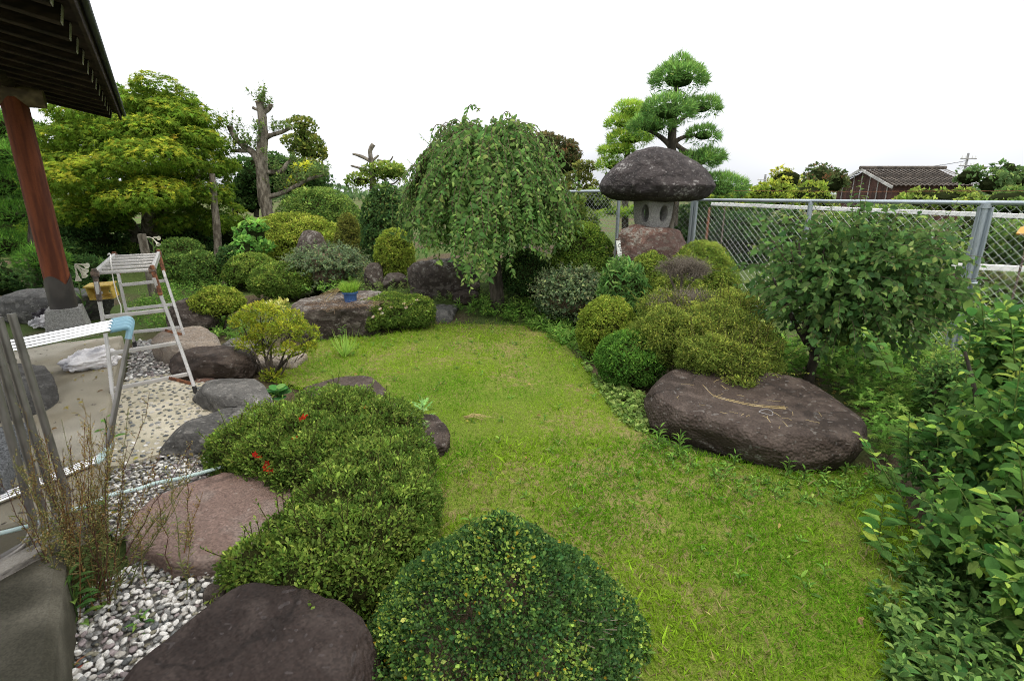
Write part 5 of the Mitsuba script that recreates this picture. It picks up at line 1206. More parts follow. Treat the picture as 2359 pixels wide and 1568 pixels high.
tree_mass('brown-green brushwood heap behind the near fence post', 7.9, [(2150, 620, 2330, 720), (2290, 640, 2430, 740)], ([(.06, .055, .035), (.05, .075, .028)], [(.14, .15, .05)]), .06, .02, 82, name='brushwood', cat='bush', n=22)
# dark backdrop under the maple
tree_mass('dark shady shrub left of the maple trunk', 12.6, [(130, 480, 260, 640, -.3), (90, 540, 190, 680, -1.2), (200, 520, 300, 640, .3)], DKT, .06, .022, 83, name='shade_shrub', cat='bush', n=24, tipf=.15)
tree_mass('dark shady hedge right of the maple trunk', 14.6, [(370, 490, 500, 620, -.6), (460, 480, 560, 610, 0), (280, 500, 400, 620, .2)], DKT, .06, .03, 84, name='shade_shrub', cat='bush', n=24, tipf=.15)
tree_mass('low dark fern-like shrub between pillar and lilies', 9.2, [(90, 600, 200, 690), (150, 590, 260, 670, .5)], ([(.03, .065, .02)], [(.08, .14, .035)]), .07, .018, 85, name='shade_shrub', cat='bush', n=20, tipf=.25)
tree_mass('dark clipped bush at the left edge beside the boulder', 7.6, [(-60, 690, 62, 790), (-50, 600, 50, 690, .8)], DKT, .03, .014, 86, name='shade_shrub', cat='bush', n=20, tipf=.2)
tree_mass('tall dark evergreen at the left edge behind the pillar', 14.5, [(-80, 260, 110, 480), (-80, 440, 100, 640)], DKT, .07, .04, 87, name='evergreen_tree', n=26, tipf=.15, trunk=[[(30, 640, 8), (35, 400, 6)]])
k = thing('leaning_tree', 'pale bare leaning trunk standing right of the maple', 'tree')
add(k, limb_px([(502, 600, 8.5), (500, 540, 8), (494, 470, 7.5), (488, 400, 6)], 12.6, 14, 11, .12, 3), 'bark_grey', 60)
k = thing('trunk_stake', 'pale grey dead trunk seen through the ladder frame', 'trunk')
b = GT(357, 690); add(k, limb([[*b[:2], b[2] - .1, .075], [*b[:2], .55, .07], [b[0] - .02, b[1], 1.15, .065]], 12, 12, .12, 4), 'bark_grey', 60)
# far trees along the horizon
rs1 = np.random.default_rng(91); ms = []
for i in range(110):
    a = rs1.uniform(-1.05, 1.05); d = rs1.uniform(120, 240); h = rs1.uniform(1.2, 3.8) * d / 150; w = rs1.uniform(3, 9)
    ms.append(foliage([(np.array([d * math.sin(a), d * math.cos(a), h * .35]), np.array([w, w, h * .75]))], .5, .3, [(.05, .085, .035)], [(.09, .13, .05)], tipf=.3, cover=.7, seed=i, lump=.3, minpx=4, core=None, floor=False, zcut=-.1))
v, f, c = joinc(ms); kk = thing('far_woods', 'line of far trees along the horizon', 'woods', kind='stuff'); add(kk, (v, f), 'leaf_matte', False, c)

# ------------------------------------------------------------ the branching yellow-green azalea by the lawn
def open_azalea():
    k = thing('open_azalea', 'open-branched yellow-green azalea with twisted bare stems', 'bush'); Y = 5.0; rs = np.random.default_rng(14)
    root = GT(625, 872); Y = root[1] + .1
    pads = [(530, 722, 590, 765), (560, 700, 640, 745), (600, 690, 668, 725, .2), (580, 745, 650, 790), (640, 715, 700, 765), (680, 745, 735, 800), (620, 735, 690, 780, -.15), (640, 790, 690, 830, -.15), (545, 770, 600, 815), (695, 790, 735, 815), (590, 790, 640, 830), (600, 850, 650, 880, -.1)]
    ms = []
    for i, p in enumerate(pads):
        c, r = air_blob(*p[:4], Y + (p[4] if len(p) > 4 else 0), .8); tip = [(.26, .27, .03)] if i != 2 else [(.55, .50, .16)]
        ms.append(foliage([(c, r)], .032, .013, [(.10, .14, .018), (.13, .165, .022)], tip, tipf=.7 if i != 2 else 1.4, cover=1.7, seed=300 + i, lump=.25, zcut=-.3, fill=.6, core=None, floor=False, out=1., up=.6))
    v, f, c = joinc(ms); part(k, 'foliage', (v, f), 'leaf', False, c)
    br = []
    for i, p in enumerate(pads[:-1]):
        c = P((p[0] + p[2]) / 2, (p[1] * .3 + p[3] * .7), Y + (p[4] if len(p) > 4 else 0)); mid = root + (c - root) * .5 + rs.normal(0, .05, 3) + [0, 0, -.03]
        br.append(limb([[*(root + rs.normal(0, .015, 3) * [1, 1, 0] - [0, 0, .03]), .016], [*mid, .010], [*c, .005]], 12, 7, .2, i))
        for _ in range(4):
            e = c + rs.normal(0, 1, 3) * [.12, .1, .05] + [0, 0, .03]; o = root + (c - root) * rs.uniform(.55, .85); br.append(tube([o, (o + e) / 2 + rs.normal(0, .015, 3), e], [.004, .003, .0015], 4, False))
    part(k, 'branches', join(br), 'bark_dark', True)
open_azalea()

# bare twig pads in the azaleas at the right
def twigs(label, b, Y, n, seed, trunk=None):
    k = thing('bare_twig_pad', label, 'twigs'); rs = np.random.default_rng(seed); c, r = air_blob(*b, Y, .8); ms = []
    for i in range(n):
        d = unit(rs.normal(size=3) + [0, 0, .4]); e = c + d * r * rs.uniform(.7, 1.05); o = c + d * r * rs.uniform(.0, .55) - [0, 0, r[2] * .5]; m = (o + e) / 2 + rs.normal(0, .02, 3)
        ms.append(tube([o, m, e], [.0035, .0025, .0013], 3, False))
        for _ in range(2): q = m + (e - m) * rs.random(); ms.append(tube([q, q + unit(d + rs.normal(0, .7, 3)) * rs.uniform(.03, .09)], [.002, .001], 3, False))
    if trunk: ms += [limb_px(t, Y, 10, 7, .15, i) for i, t in enumerate(trunk)]
    add(k, join(ms), 'twig', True)
twigs('grey bare twig pad on a forked stem below the lantern', (1510, 592, 1640, 642), 6.1, 620, 3, [[(1572, 720, 6), (1566, 680, 5), (1572, 640, 3)], [(1570, 690, 4), (1590, 655, 3), (1610, 630, 2)], [(1566, 680, 4), (1550, 655, 3), (1540, 630, 2)]])
twigs('bare brownish twigs in the top of the spreading azalea', (1490, 664, 1680, 745), 5.25, 760, 4)

# ------------------------------------------------------------ weeds
def weeds(label, px, n, L, W, base, tip, seed, tpl='rhomb', h=(.05, .2), per=(6, 11), zoff=0., name='weeds', mat='leaf_matte', ranks=3, up=1.0):
    rs = np.random.default_rng(seed); poly = [tuple(GT(*q)[:2]) for q in px]; pts = inside(poly, n, rs); lv, st = [], []
    for p in pts:
        g = float(terrain(*p)); hh = rs.uniform(*h); m = rs.integers(*per)
        s, l = shoot(np.array([p[0], p[1], g + zoff]), rs.normal(0, .3, 3) * [1, 1, 0] + [0, 0, up], hh, m, L, W, base, tip, rs, tpl, .1, .002, ranks=ranks, young=.35, leafout=1.1); lv.append(put(*l)); st.append((s[0], s[1], np.array([.10, .15, .04])))
    k = thing(name, label, 'weeds', kind='stuff'); v, f, c = joinc(lv + st); TRI[0] += len(f); add(k, (v, f), mat, False, c)
WD = ([(.055, .12, .022), (.07, .14, .028)], [(.15, .25, .05), (.19, .28, .06)])
weeds('leafy lobed weeds around the broad-leaved tree trunk', [(1700, 900), (1790, 800), (2000, 790), (2160, 800), (2200, 900), (2100, 1000), (2040, 1090), (1985, 960), (1930, 900), (1850, 880)], 330, .10, .075, WD[0], WD[1], 101, 'lobed', (.12, .38), (7, 12), up=1.2)
weeds('low weeds and seedlings along the front of the huge flat rock', [(1470, 1000), (1520, 1040), (1650, 1085), (1800, 1115), (1990, 1110), (2060, 1080), (2110, 1130), (1990, 1180), (1800, 1165), (1620, 1120), (1480, 1050)], 130, .035, .011, WD[0], WD[1], 102, 'oval', (.04, .13), (5, 9))
weeds('light green weeds at the far right end of the lawn', [(1040, 715), (1110, 690), (1220, 700), (1300, 740), (1345, 800), (1365, 850), (1300, 800), (1200, 745), (1100, 730)], 330, .07, .02, WD[0], WD[1], 103, 'oval', (.06, .22), (6, 11))
weeds('ground cover of small weeds under the weeping tree', [(880, 690), (930, 640), (1080, 640), (1180, 650), (1240, 690), (1180, 720), (1060, 700), (960, 700)], 420, .05, .022, [(.06, .105, .03), (.08, .12, .035)], [(.16, .2, .06)], 104, 'rhomb', (.04, .16), (5, 9))
weeds('grassy weeds around the small rocks left of the weeping tree', [(840, 640), (900, 590), (960, 620), (950, 690), (880, 700), (800, 680), (815, 640)], 330, .07, .016, [(.08, .12, .035)], [(.18, .22, .07)], 105, 'rhomb', (.08, .3), (6, 10))
weeds('feathery weeds between the ladder and the azalea mounds', [(300, 720), (380, 660), (500, 650), (560, 690), (440, 700), (420, 770), (340, 770)], 300, .075, .018, WD[0], WD[1], 106, 'rhomb', (.1, .3), (7, 12))
weeds('weeds at the foot of the brown boulder and ledge', [(440, 775), (520, 735), (570, 760), (560, 790), (480, 790)], 60, .07, .022, WD[0], WD[1], 107, 'oval', (.06, .2), (6, 10))
weeds('pale ground cover with tiny flowers left of the flat rock', [(1345, 845), (1400, 890), (1470, 900), (1490, 930), (1500, 1010), (1440, 985), (1380, 910)], 260, .035, .03, [(.075, .125, .03), (.10, .15, .04)], [(.17, .24, .06), (.2, .26, .08)], 108, 'round', (.03, .09), (4, 7))
weeds('seedlings scattered in the lawn', LAWN_PX[:-1], 130, .045, .013, WD[0], WD[1], 109, 'oval', (.03, .09), (5, 8))
weeds('dark clover-like undergrowth below the glossy shrub', [(1990, 1420), (2080, 1330), (2200, 1280), (2400, 1250), (2420, 1640), (2000, 1640), (2060, 1520)], 330, .05, .022, [(.03, .07, .02), (.045, .09, .025)], [(.12, .19, .05)], 110, 'oval', (.04, .18), (6, 10))
weeds('weedy plants at the foot of the near fence post', [(2080, 790), (2160, 770), (2260, 820), (2300, 900), (2180, 890), (2100, 860)], 110, .09, .03, [(.08, .13, .03)], [(.2, .26, .06)], 111, 'oval', (.1, .3), (7, 11))
weeds('green weeds on the ground beyond the chain link fence', [(2060, 740), (2200, 690), (2360, 720), (2420, 800), (2300, 800), (2180, 760)], 200, .09, .03, [(.08, .13, .03)], [(.2, .26, .06)], 112, 'oval', (.1, .35), (7, 11))
weeds('leafy undergrowth around the grey shrub and blue pot', [(690, 690), (760, 665), (800, 660), (850, 680), (840, 700), (720, 705)], 60, .06, .03, WD[0], WD[1], 113, 'oval', (.05, .18), (6, 9), zoff=.15)

# single plants one can point to
def plant(name, label, px, py, n, L, W, base, tip, seed, tpl='oval', rise=.6, hgt=0., zb=None, cat='plant', mat='leaf', sep=None, young=.2):
    k = thing(name, label, cat); rs = np.random.default_rng(seed); o = GT(px, py) if zb is None else G(px, py, zb); n_ = n
    a = np.arange(n) * 2.4 + rs.uniform(0, 1); el = np.clip(rs.normal(rise, .22, n), -.1, 1.4)
    A = np.c_[np.cos(a) * np.cos(el), np.sin(a) * np.cos(el), np.sin(el)]; B = np.c_[-np.cos(a) * np.sin(el), -np.sin(a) * np.sin(el), np.cos(el)]
    pos = np.c_[np.full(n, o[0]), np.full(n, o[1]), o[2] + hgt * np.linspace(0, 1, n)] + A * L * .12
    s = np.exp(rs.normal(0, .15, n)) * (1 - .4 * np.linspace(0, 1, n)) if hgt else np.exp(rs.normal(0, .18, n))
    col = tint(n, base, tip, young, rs, .15)
    if sep:
        for i in range(n):
            v, f, c = put(tpl, pos[i:i + 1], A[i:i + 1], B[i:i + 1], L * s[i:i + 1], W * s[i:i + 1], col[i:i + 1]); part(k, 'leaf', (v, f), mat, True, c)
            part(k, 'stalk', tube([o - [0, 0, .02], pos[i]], .003, 4), 'stem_green')
    else:
        v, f, c = put(tpl, pos, A, B, L * s, W * s, col)
        if hgt: tv, tf = tube([o - [0, 0, .02], o + [0, 0, hgt]], .004, 5); v, f, c = joinc([(v, f, c), (tv, tf, np.array([.10, .17, .05]))])
        add(k, (v, f), mat, False, c)
    return k
plant('leopard_plant', 'low plant with large round glossy leaves beside the azalea', 640, 915, 17, .12, .12, [(.045, .13, .04), (.06, .16, .05)], [(.12, .24, .07)], 1, 'round', .32, .07, sep=True, zb=.10)
plant('grass_tussock', 'spiky bright grass tussock at the left edge of the lawn', 795, 822, 60, .24, .012, WD[1], [(.2, .3, .06)], 2, 'blade', .75, mat='leaf_matte')
plant('tall_weed', 'upright leafy weed rising from the grass tussock', 792, 800, 22, .08, .02, WD[0], WD[1], 3, 'oval', .3, .26, mat='leaf_matte')
for i, (x, y) in enumerate(((930, 985), (955, 1005), (925, 1030), (975, 965))):
    plant('sow_thistle', ['pale jagged-leaved weed at the azalea edge, farthest left of its cluster', 'pale jagged-leaved weed leaning over the dark brown lawn-edge rock', 'pale jagged-leaved weed low against the azalea, nearest of its cluster', 'pale jagged-leaved weed on the lawn side above the dark brown rock'][i], x, y, 10, .14, .09, [(.11, .22, .07), (.14, .26, .09)], [(.2, .32, .12)], 10 + i, 'lobed', .45, .12, mat='leaf_matte', zb=.05)
for i, (x, y, h) in enumerate(((1515, 1035, .17), (1562, 1052, .17), (1690, 1078, .10), (1812, 1100, .13), (1850, 1112, .09), (1890, 1095, .07), (1945, 1100, .08))):
    plant('lance_weed', ['narrow-leaved bushy weed at the left front of the huge flat rock', 'narrow-leaved bushy weed just right of the leftmost weed before the huge flat rock', 'broad-leaved seedling under the front edge of the huge flat rock', 'leafy green weed at the front right of the huge flat rock', 'star-shaped weed in the lawn right of the rock front', 'low seedling under the front right bulge of the huge flat rock', 'last small weed at the far right corner of the huge flat rock'][i], x, y, 30 if i < 2 else 12, .085 if i < 2 else .07, .013 if i < 2 else .02, WD[0], WD[1], 20 + i, 'oval', .45, h, mat='leaf_matte')
k = plant('lily_plant', 'tall narrow-leaved lily stem in front of the bright dome', 604, 628, 60, .17, .024, [(.06, .12, .03)], [(.16, .24, .06)], 30, 'blade', .35, .75, mat='leaf_matte')
tree_mass('broad bright-leaved hydrangea left of the bright dome', 10.6, [(548, 500, 620, 590), (530, 545, 600, 640, -.4)], ([(.055, .14, .03), (.07, .16, .035)], [(.17, .29, .06)]), .085, .05, 88, name='hydrangea', cat='bush', n=16, tipf=.45, tpl='oval', cover=1.3)

def lily(label, px, py, Y, fl, seed):
    k = thing('white_lily', label, 'flower'); rs = np.random.default_rng(seed); top = P(px, py, Y); g = float(terrain(top[0], Y))
    part(k, 'stem', tube([[top[0] - .05, Y + .05, g], [top[0] - .03, Y + .02, (g + top[2]) / 2], top], .007, 6), 'stem_green')
    for d in fl:
        d = unit(np.array(d)); _, s, n = frame_of(d); t = np.linspace(0, 1, 9); r = .007 + .008 * t + .13 * np.maximum(t - .66, 0) ** 1.5
        ctr = top + d * (t * .21)[:, None] + np.array([0, 0, -.03]) * (t ** 2)[:, None]
        v, f = tube(ctr, r, 12, False); part(k, 'bloom', (v, f), 'petal', True)
    m = 26; z = np.linspace(.1, .95, m); pos = np.array([top[0] - .04, Y + .03, 0]) + np.outer(z, [0, 0, 1]) * (top[2] - g) + [0, 0, g]; a = np.arange(m) * 2.4
    A = np.c_[np.cos(a), np.sin(a), np.full(m, .35)]; B = np.tile([0, 0, 1.], (m, 1)); v, f, c = put('blade', pos, A, B, np.full(m, .16), np.full(m, .022), tint(m, [(.05, .11, .03)], [(.12, .19, .05)], .2, rs)); part(k, 'leaves', (v, f), 'leaf_matte', False, c)
scene['petal'] = {'type': 'principledthin', 'base_color': {'type': 'rgb', 'value': [.74, .72, .62]}, 'roughness': .6, 'diff_trans': .7, 'spec_trans': 0.0, 'eta': 1.3}
lily('cluster of white trumpet lilies beside the red pillar', 172, 609, 7.3, [(1, -.2, .08), (1, -.35, -.32), (.25, -.3, -.95), (.85, -.3, -.75)], 1)
lily('white trumpet lily left of the maple trunk', 350, 548, 10.2, [(.9, -.4, .15), (.7, -.4, -.4), (-.3, -.6, .2)], 2)

# dry mugwort in the left foreground
def mugwort(label, x, y, n, hmax, seed, spread_=.12, lean=(0.05, .05), tone=0):
    k = thing('dry_mugwort', label, 'weed'); rs = np.random.default_rng(seed); o = G(x, y, .02); st, se, gr = [], [], []
    for i in range(n):
        p = o + np.array([rs.normal(0, spread_), rs.normal(0, spread_), 0]); h = hmax * rs.uniform(.45, 1.05); ax = np.array([lean[0] + rs.normal(0, .10), lean[1] + rs.normal(0, .12), 1])
        t = np.linspace(0, 1, 9); pts = p + unit(ax) * (t * h)[:, None] + rs.normal(0, .006, (9, 3)) + np.array([ax[0], ax[1], 0]) * (.12 * h * t ** 2)[:, None]
        col = np.array([[.32, .17, .075], [.27, .20, .085], [.21, .22, .085], [.15, .08, .06]][rs.integers(4)]); st.append((*tube(pts, np.linspace(.0028, .0010, 9), 4, False), col))
        for b in range(int(12 + 16 * rs.random())):     # short seed branches over the upper part
            u = rs.uniform(.38, 1); q = np.array([np.interp(u, t, pts[:, j]) for j in range(3)]); a = rs.uniform(0, 6.28); d = unit([math.cos(a) * .5, math.sin(a) * .5, 1]); l_ = rs.uniform(.02, .10) * (1.2 - u * .6)
            st.append((*tube([q, q + d * l_], .0008, 3, False), col)); m = max(3, int(l_ / .009)); sp = q + d * (np.linspace(.1, 1, m) * l_)[:, None] + rs.normal(0, .002, (m, 3))
            se.append(put('rhomb', sp, unit(rs.normal(size=(m, 3)) + [0, 0, -.5]), unit(rs.normal(size=(m, 3))), np.full(m, .0085), np.full(m, .006), tint(m, [(.22, .165, .065), (.18, .125, .05), (.16, .15, .06)], [(.2, .2, .07)], .2, rs, .2)))
        m = 26; u = rs.uniform(.03, .62, m); sp = np.stack([np.interp(u, t, pts[:, j]) for j in range(3)], 1); a = rs.uniform(0, 6.28, m)
        gr.append(put('rhomb', sp, np.c_[np.cos(a), np.sin(a), rs.uniform(.1, .8, m)], np.tile([0, 0, 1.], (m, 1)), rs.uniform(.015, .045, m), rs.uniform(.005, .010, m), tint(m, [(.10, .125, .045), (.12, .13, .05), (.07, .11, .035)], [(.2, .14, .06)], .2, rs)))
    v, f, c = joinc(st); part(k, 'stalks', (v, f), 'leaf_matte', False, c, kind='stuff'); v, f, c = joinc(se); TRI[0] += len(f); part(k, 'seeds', (v, f), 'leaf_matte', False, c, kind='stuff'); v, f, c = joinc(gr); part(k, 'leaves', (v, f), 'leaf_matte', False, c, kind='stuff')
mugwort('clump of dry reddish mugwort stalks in the left foreground', 212, 1395, 46, .95, 1, .05, (.03, .10))
mugwort('few orange mugwort stalks leaning left over the wooden plank', 175, 1395, 9, .72, 2, .03, (-.18, .12))
mugwort('thin dark mugwort stalks leaning over the pink slab rock', 420, 1330, 6, .75, 3, .06, (.10, .05))
mugwort('dry mugwort stalks leaning far right across the pink slab', 250, 1370, 7, .85, 4, .04, (.55, .25))
plant('green_weed', 'green leafy weed at the foot of the mugwort beside the step', 185, 1440, 30, .11, .035, [(.06, .13, .035)], [(.16, .25, .06)], 41, 'oval', .35, .25, mat='leaf_matte')
plant('green_weed', 'small green weed at the broken edge of the terrace', 252, 1010, 9, .09, .028, [(.06, .14, .035)], [(.16, .26, .06)], 42, 'oval', .3, .16, mat='leaf_matte', zb=.12)
plant('green_weed', 'low green weed among the nearest pebbles', 330, 1450, 12, .06, .022, [(.07, .14, .035)], [(.16, .26, .06)], 43, 'oval', .3, .08, mat='leaf_matte')
plant('red_weed', 'small red and green seedling growing out of the step corner', 175, 1560, 16, .05, .012, [(.16, .19, .04), (.30, .08, .06)], [(.4, .3, .06)], 44, 'oval', .3, .07, mat='leaf_matte')
# ------------------------------------------------------------ ladder, laundry racks and other small things
def ladder():
    k = thing('folding_ladder', 'aluminium folding ladder set up as a trestle with rusty hinges', 'ladder')
    zt = 1.17
    NL, NR, FR, FL = (G(212, 637, zt), G(354, 617, zt), G(366, 583, zt), G(262, 592, zt))
    # keep the two ends parallel and the width even
    w = .46; mid_n, mid_f = (NL + NR) / 2, (FL + FR) / 2; ax = unit(mid_f - mid_n); sd = np.array([ax[1], -ax[0], 0])
    wn = abs((NR - NL) @ sd); wf = abs((FR - FL) @ sd); w = (wn + wf) / 2
    NL, NR, FL, FR = mid_n - sd * w / 2, mid_n + sd * w / 2, mid_f - sd * w / 2, mid_f + sd * w / 2
    feet = [G(262, 940, .07), G(450, 898, .12), G(427, 782, .24), G(310, 792, .20)]
    for side, (a, b) in zip('lr', ((NL, FL), (NR, FR))):
        part(k, 'top_rail', beam(a, b, .026, .058, .004), 'aluminium')
    for t in np.linspace(.03, .97, 6):
        a, b = NL + (FL - NL) * t, NR + (FR - NR) * t
        part(k, 'top_rung', beam(a + sd * .0135, b - sd * .0135, .045, .026, .006), 'aluminium')
    legs = []
    for top, ft, sgn in ((NL, feet[0], -1), (NR, feet[1], -1), (FR, feet[2], 1), (FL, feet[3], 1)):
        o = ax * sgn * .03; q1 = top + o - [0, 0, .06]; q2 = top * .72 + ft * .28 + ax * sgn * -.02 + o * .5; q3 = ft
        q2 = np.array([top[0] * .74 + ft[0] * .26, top[1] * .74 + ft[1] * .26, top[2] * .70 + ft[2] * .30]) + ax * sgn * -.035
        pts = spline(np.array([q1, q2, q3]), 9)
        ms = [beam(pts[i], pts[i + 1] + (pts[i + 1] - pts[i]) * .02, .026, .052, .004, up=ax) for i in range(8)]
        l = part(k, 'leg', join(ms), 'aluminium'); legs.append((q1, q2, q3, pts))
        add(l + '__foot', beam(ft - [0, 0, .03], ft + (q2 - ft) * .05, .034, .062, .006, up=ax), 'rubber')
        add(l + '__hinge', join([beam(top + ax * sgn * .012 + [0, 0, .045], q1 + (q2 - q1) * .62, .034, .058, .006, up=ax)]), 'rust' if sgn > 0 or top is NR else 'rust_dark')
        add(l + '__hinge_disc', tube([top + ax * sgn * .02 - sd * .026, top + ax * sgn * .02 + sd * .026], .026, 16), 'rust_dark', 40)
    def at(lg, u):
        p = lg[3]; s = np.r_[0, np.cumsum(np.linalg.norm(np.diff(p, axis=0), axis=1))]; return np.array([np.interp(u * s[-1], s, p[:, j]) for j in range(3)])
    for i, j in ((0, 1), (3, 2)):
        for u in (.28, .57, .85):
            a, b = at(legs[i], u), at(legs[j], u); d = unit(b - a); part(k, 'rung', beam(a + d * .012, b - d * .012, .030, .034, .005), 'aluminium')
    for lg in (legs[1], legs[2]):
        a, b = at(lg, .86), at(lg, .94); part(k, 'brace', beam(a - sd * .16, b - sd * .01, .012, .03, .002), 'rust')
    # cord tied to the near rail
    r = thing('rope', 'thin white cord hanging from the ladder top', 'cord')
    a = P(248, 588, 4.75); rows = [a, a + [.03, -.02, .02], P(256, 610, 4.5), P(260, 640, 4.5), P(266, 668, 4.5), P(272, 690, 4.5), P(278, 704, 4.5), P(279, 722, 4.5)]
    add(r, tube(spline(rows, 30)[:, :3], .0042, 6), 'rope', True)
ladder()

def arc_tube(pts, r, bend=.06, sides=14, m=7):
    """A tube with rounded bends through the corners pts."""
    pts = [np.asarray(p, float) for p in pts]; out = [pts[0]]
    for a, b, c in zip(pts[:-2], pts[1:-1], pts[2:]):
        u, v = unit(a - b), unit(c - b); p, q = b + u * bend, b + v * bend
        for t in np.linspace(0, 1, m): out.append((1 - t) ** 2 * p + 2 * t * (1 - t) * b + t * t * q)
    out.append(pts[-1]); return tube(out, r, sides)

def rack():
    k = thing('laundry_rack', 'folded stainless laundry rack with pale blue corner joints', 'laundry rack')
    d = np.array([.42, .907, 0]); s = np.array([.907, -.42, 0]); zb = .225
    B0 = G(262, 1046, zb); Ttop = P(319, 733, B0[1] + .32)
    for i in range(4):
        off = -s * (.062 * (1.5 - i)) * -1.0; off = s * (.024 * (i - 2.6)) + d * (-.02 * i)
        b = B0 + off * [1, 1, 0]; t = Ttop + off - [0, 0, .012 * i]
        Lb = 1.7; c1, c2 = t - d * Lb, b - d * Lb
        part(k, 'top_pipe', tube([t - d * .115, c1], .0125, 14), 'steel', 50)
        up = unit(b - t)
        part(k, 'corner_joint', arc_tube([t - d * .12, t, t + up * .085], .0185, .05), 'blue_plastic', 60)
        part(k, 'upright', tube([t + up * .08, b - up * .03], .0125, 14), 'steel_worn', 50)
        part(k, 'foot_joint', arc_tube([b - up * .07, b, b - d * .05], .0150, .03), 'pipe_mint', 60)
        part(k, 'bottom_pipe', tube([b - d * .05, c2], .0125, 14), 'steel', 50)
rack()

def bent_frames():
    k = thing('bent_pipe_frame', 'stack of four dark bent steel pipes standing at the left edge', 'pipe frame')
    base = [G(168, 1188, .225), G(140, 1207, .225), G(112, 1222, .225), G(88, 1240, .225)]
    tops = [((52, 808),), ((19, 808),), ((30, 930),), ((25, 1010),)]
    d = -unit(np.array([.20, .98, 0]))
    for i in range(4):
        b = base[i]; q = P(*tops[i][0], b[1] + .02); t = b + (q - b) / (q[2] - b[2]) * 1.05
        part(k, 'pipe', arc_tube([t, b + [0, 0, .0], b + d * .9], .0165, .12, 14, 10), 'steel_worn', 60)
        o = b + (t - b) * .80
        part(k, 'collar', tube([o, o + (t - b) * .012], .0185, 14), 'steel_worn', 50)
bent_frames()

k = thing('weathered_plank', 'weathered grey wooden plank lying on the step under the pipes', 'plank')
a, b = G(-130, 1385, .31), G(205, 1208, .31); d = unit(b - a); a = a - d * .5
v, f = cbox((a + b) / 2, np.linalg.norm(b - a), .09, .045, np.array([d, np.cross([0, 0, 1], d), [0, 0, 1]]), .005); add(k, trimesh.remesh.subdivide_to_size(v, f, .06), 'old_plank', 30)
k = thing('granite_block', 'dark speckled granite block at the left edge of the terrace', 'block')
a = G(40, 1060, .3); v, f = cbox([a[0] - .32, a[1] - .05, .27], .55, .85, .14, np.array([N_, E, Z_]), .01); add(k, (v, f), 'granite_dark')
k = thing('mint_pipe', 'pale mint plastic pipe lying across terrace and pebbles', 'pipe')
rows = [G(-60, 1240, .222), G(60, 1212, .222), G(190, 1167, .222), G(232, 1150, .235), G(340, 1118, .12), G(440, 1095, .10), G(535, 1068, .10), G(580, 1056, .09)]
q = spline(rows, 40); add(k, tube(q[:, :3], .011, 10), 'pipe_mint', True)

def sack():
    k = thing('cement_sack', 'crumpled white sack lying flat on the terrace edge', 'sack')
    a, b = G(146, 858, .2), G(272, 832, .2); c = (a + b) / 2; L = np.linalg.norm(b - a); d = unit(b - a); s = np.array([-d[1], d[0], 0])
    q = _ICO[5].vertices; p = np.sign(q) * np.abs(q) ** .75
    v = p * [L * .52, .17, .075]; v[:, 2] *= 1 + .25 * np.sin(v[:, 0] * 7)
    v[:, 2] += .03 * (q[:, 2] > 0) * (meshkit.fbm(v * 8, 4, 2) * 2 - .6); v += np.array(q) * (.05 * (2 * meshkit.fbm(v * [10, 26, 26], 4, 4) - 1) - .018 * (1 - np.abs(2 * meshkit.noise(v * [9, 34, 34] + 3, 8) - 1)) ** 3)[:, None]
    v[:, 2] = np.where(v[:, 2] < -.055, -.055, v[:, 2]) + .058
    part(k, 'bag', (c + v[:, :1] * d + v[:, 1:2] * s + v[:, 2:] * Z_, _ICO[5].faces), 'sack', 60)
    v = np.sign(q) * np.abs(q) ** .7 * [L * .2, .07, .03]; v += q * (.03 * (2 * meshkit.fbm(v * 22, 4, 6) - 1))[:, None]
    o = c + d * L * .24 + s * .06 + [0, 0, .135]; part(k, 'fold', (o + v[:, :1] * d + v[:, 1:2] * s + v[:, 2:] * Z_, _ICO[5].faces), 'sack', 60)
sack()

def junk():
    k = thing('plastic_bag', 'crumpled black and grey plastic bag in front of the boulder', 'bag')
    o = GT(100, 752); q = _ICO[4].vertices; v = q * [.17, .13, .12]; v += q * (.09 * (2 * meshkit.fbm(q * 3.2, 4, 3) - 1))[:, None]; part(k, 'black_bag', (v + [o[0] - .02, o[1] + .12, .09], _ICO[4].faces), 'black_plastic')
    for i, (dx, dy, s) in enumerate(((-.06, 0, .11), (.10, .02, .12), (.02, -.03, .07))):
        v = q * [s, s * .7, s * .55]; v += q * (.07 * (2 * meshkit.fbm(q * 4 + i, 4, 5 + i) - 1))[:, None]; part(k, 'white_bag', (v + [o[0] + dx, o[1] + dy, .05 + (.05 if i == 1 else 0)], _ICO[4].faces), 'sack')
junk()

def crate():
    k = thing('yellow_crate', 'yellow plastic crate tipped on its side on the boulder', 'crate')
    o = P(236, 671, 7.35); d = unit(np.array([.96, .22, .05])); u = unit(np.array([-.03, -.16, 1])); n = np.cross(d, u); fr = np.array([d, n, u])
    import manifold3d as m3
    W, H, D = .31, .19, .17
    bx = m3.Manifold.cube([W, D, H], True) - m3.Manifold.cube([W - .03, D, H - .03], True).translate([0, .02, 0])
    for x, w in ((-.07, .06), (.085, .08)):
        e = m3.Manifold.extrude(m3.CrossSection.circle(1, 20).scale([w * .62, .034]), .2).rotate([90, 0, 0]); bx = bx - e.translate([x, -.04, -.035])
    m = bx.to_mesh(); v = m.vert_properties[:, :3] @ fr + o; part(k, 'body', (v, m.tri_verts), 'yellow_plastic')
    for z in (H / 2 + .006,): part(k, 'rim', cbox(o + u * z - n * 0, W + .04, D + .03, .022, fr, .004), 'yellow_plastic')
    part(k, 'rib', join([cbox(o + d * x - n * (D / 2 + .006) + u * .03, .014, .012, .10, fr, .002) for x in (-.135, .0, .135)]), 'yellow_plastic')
crate()

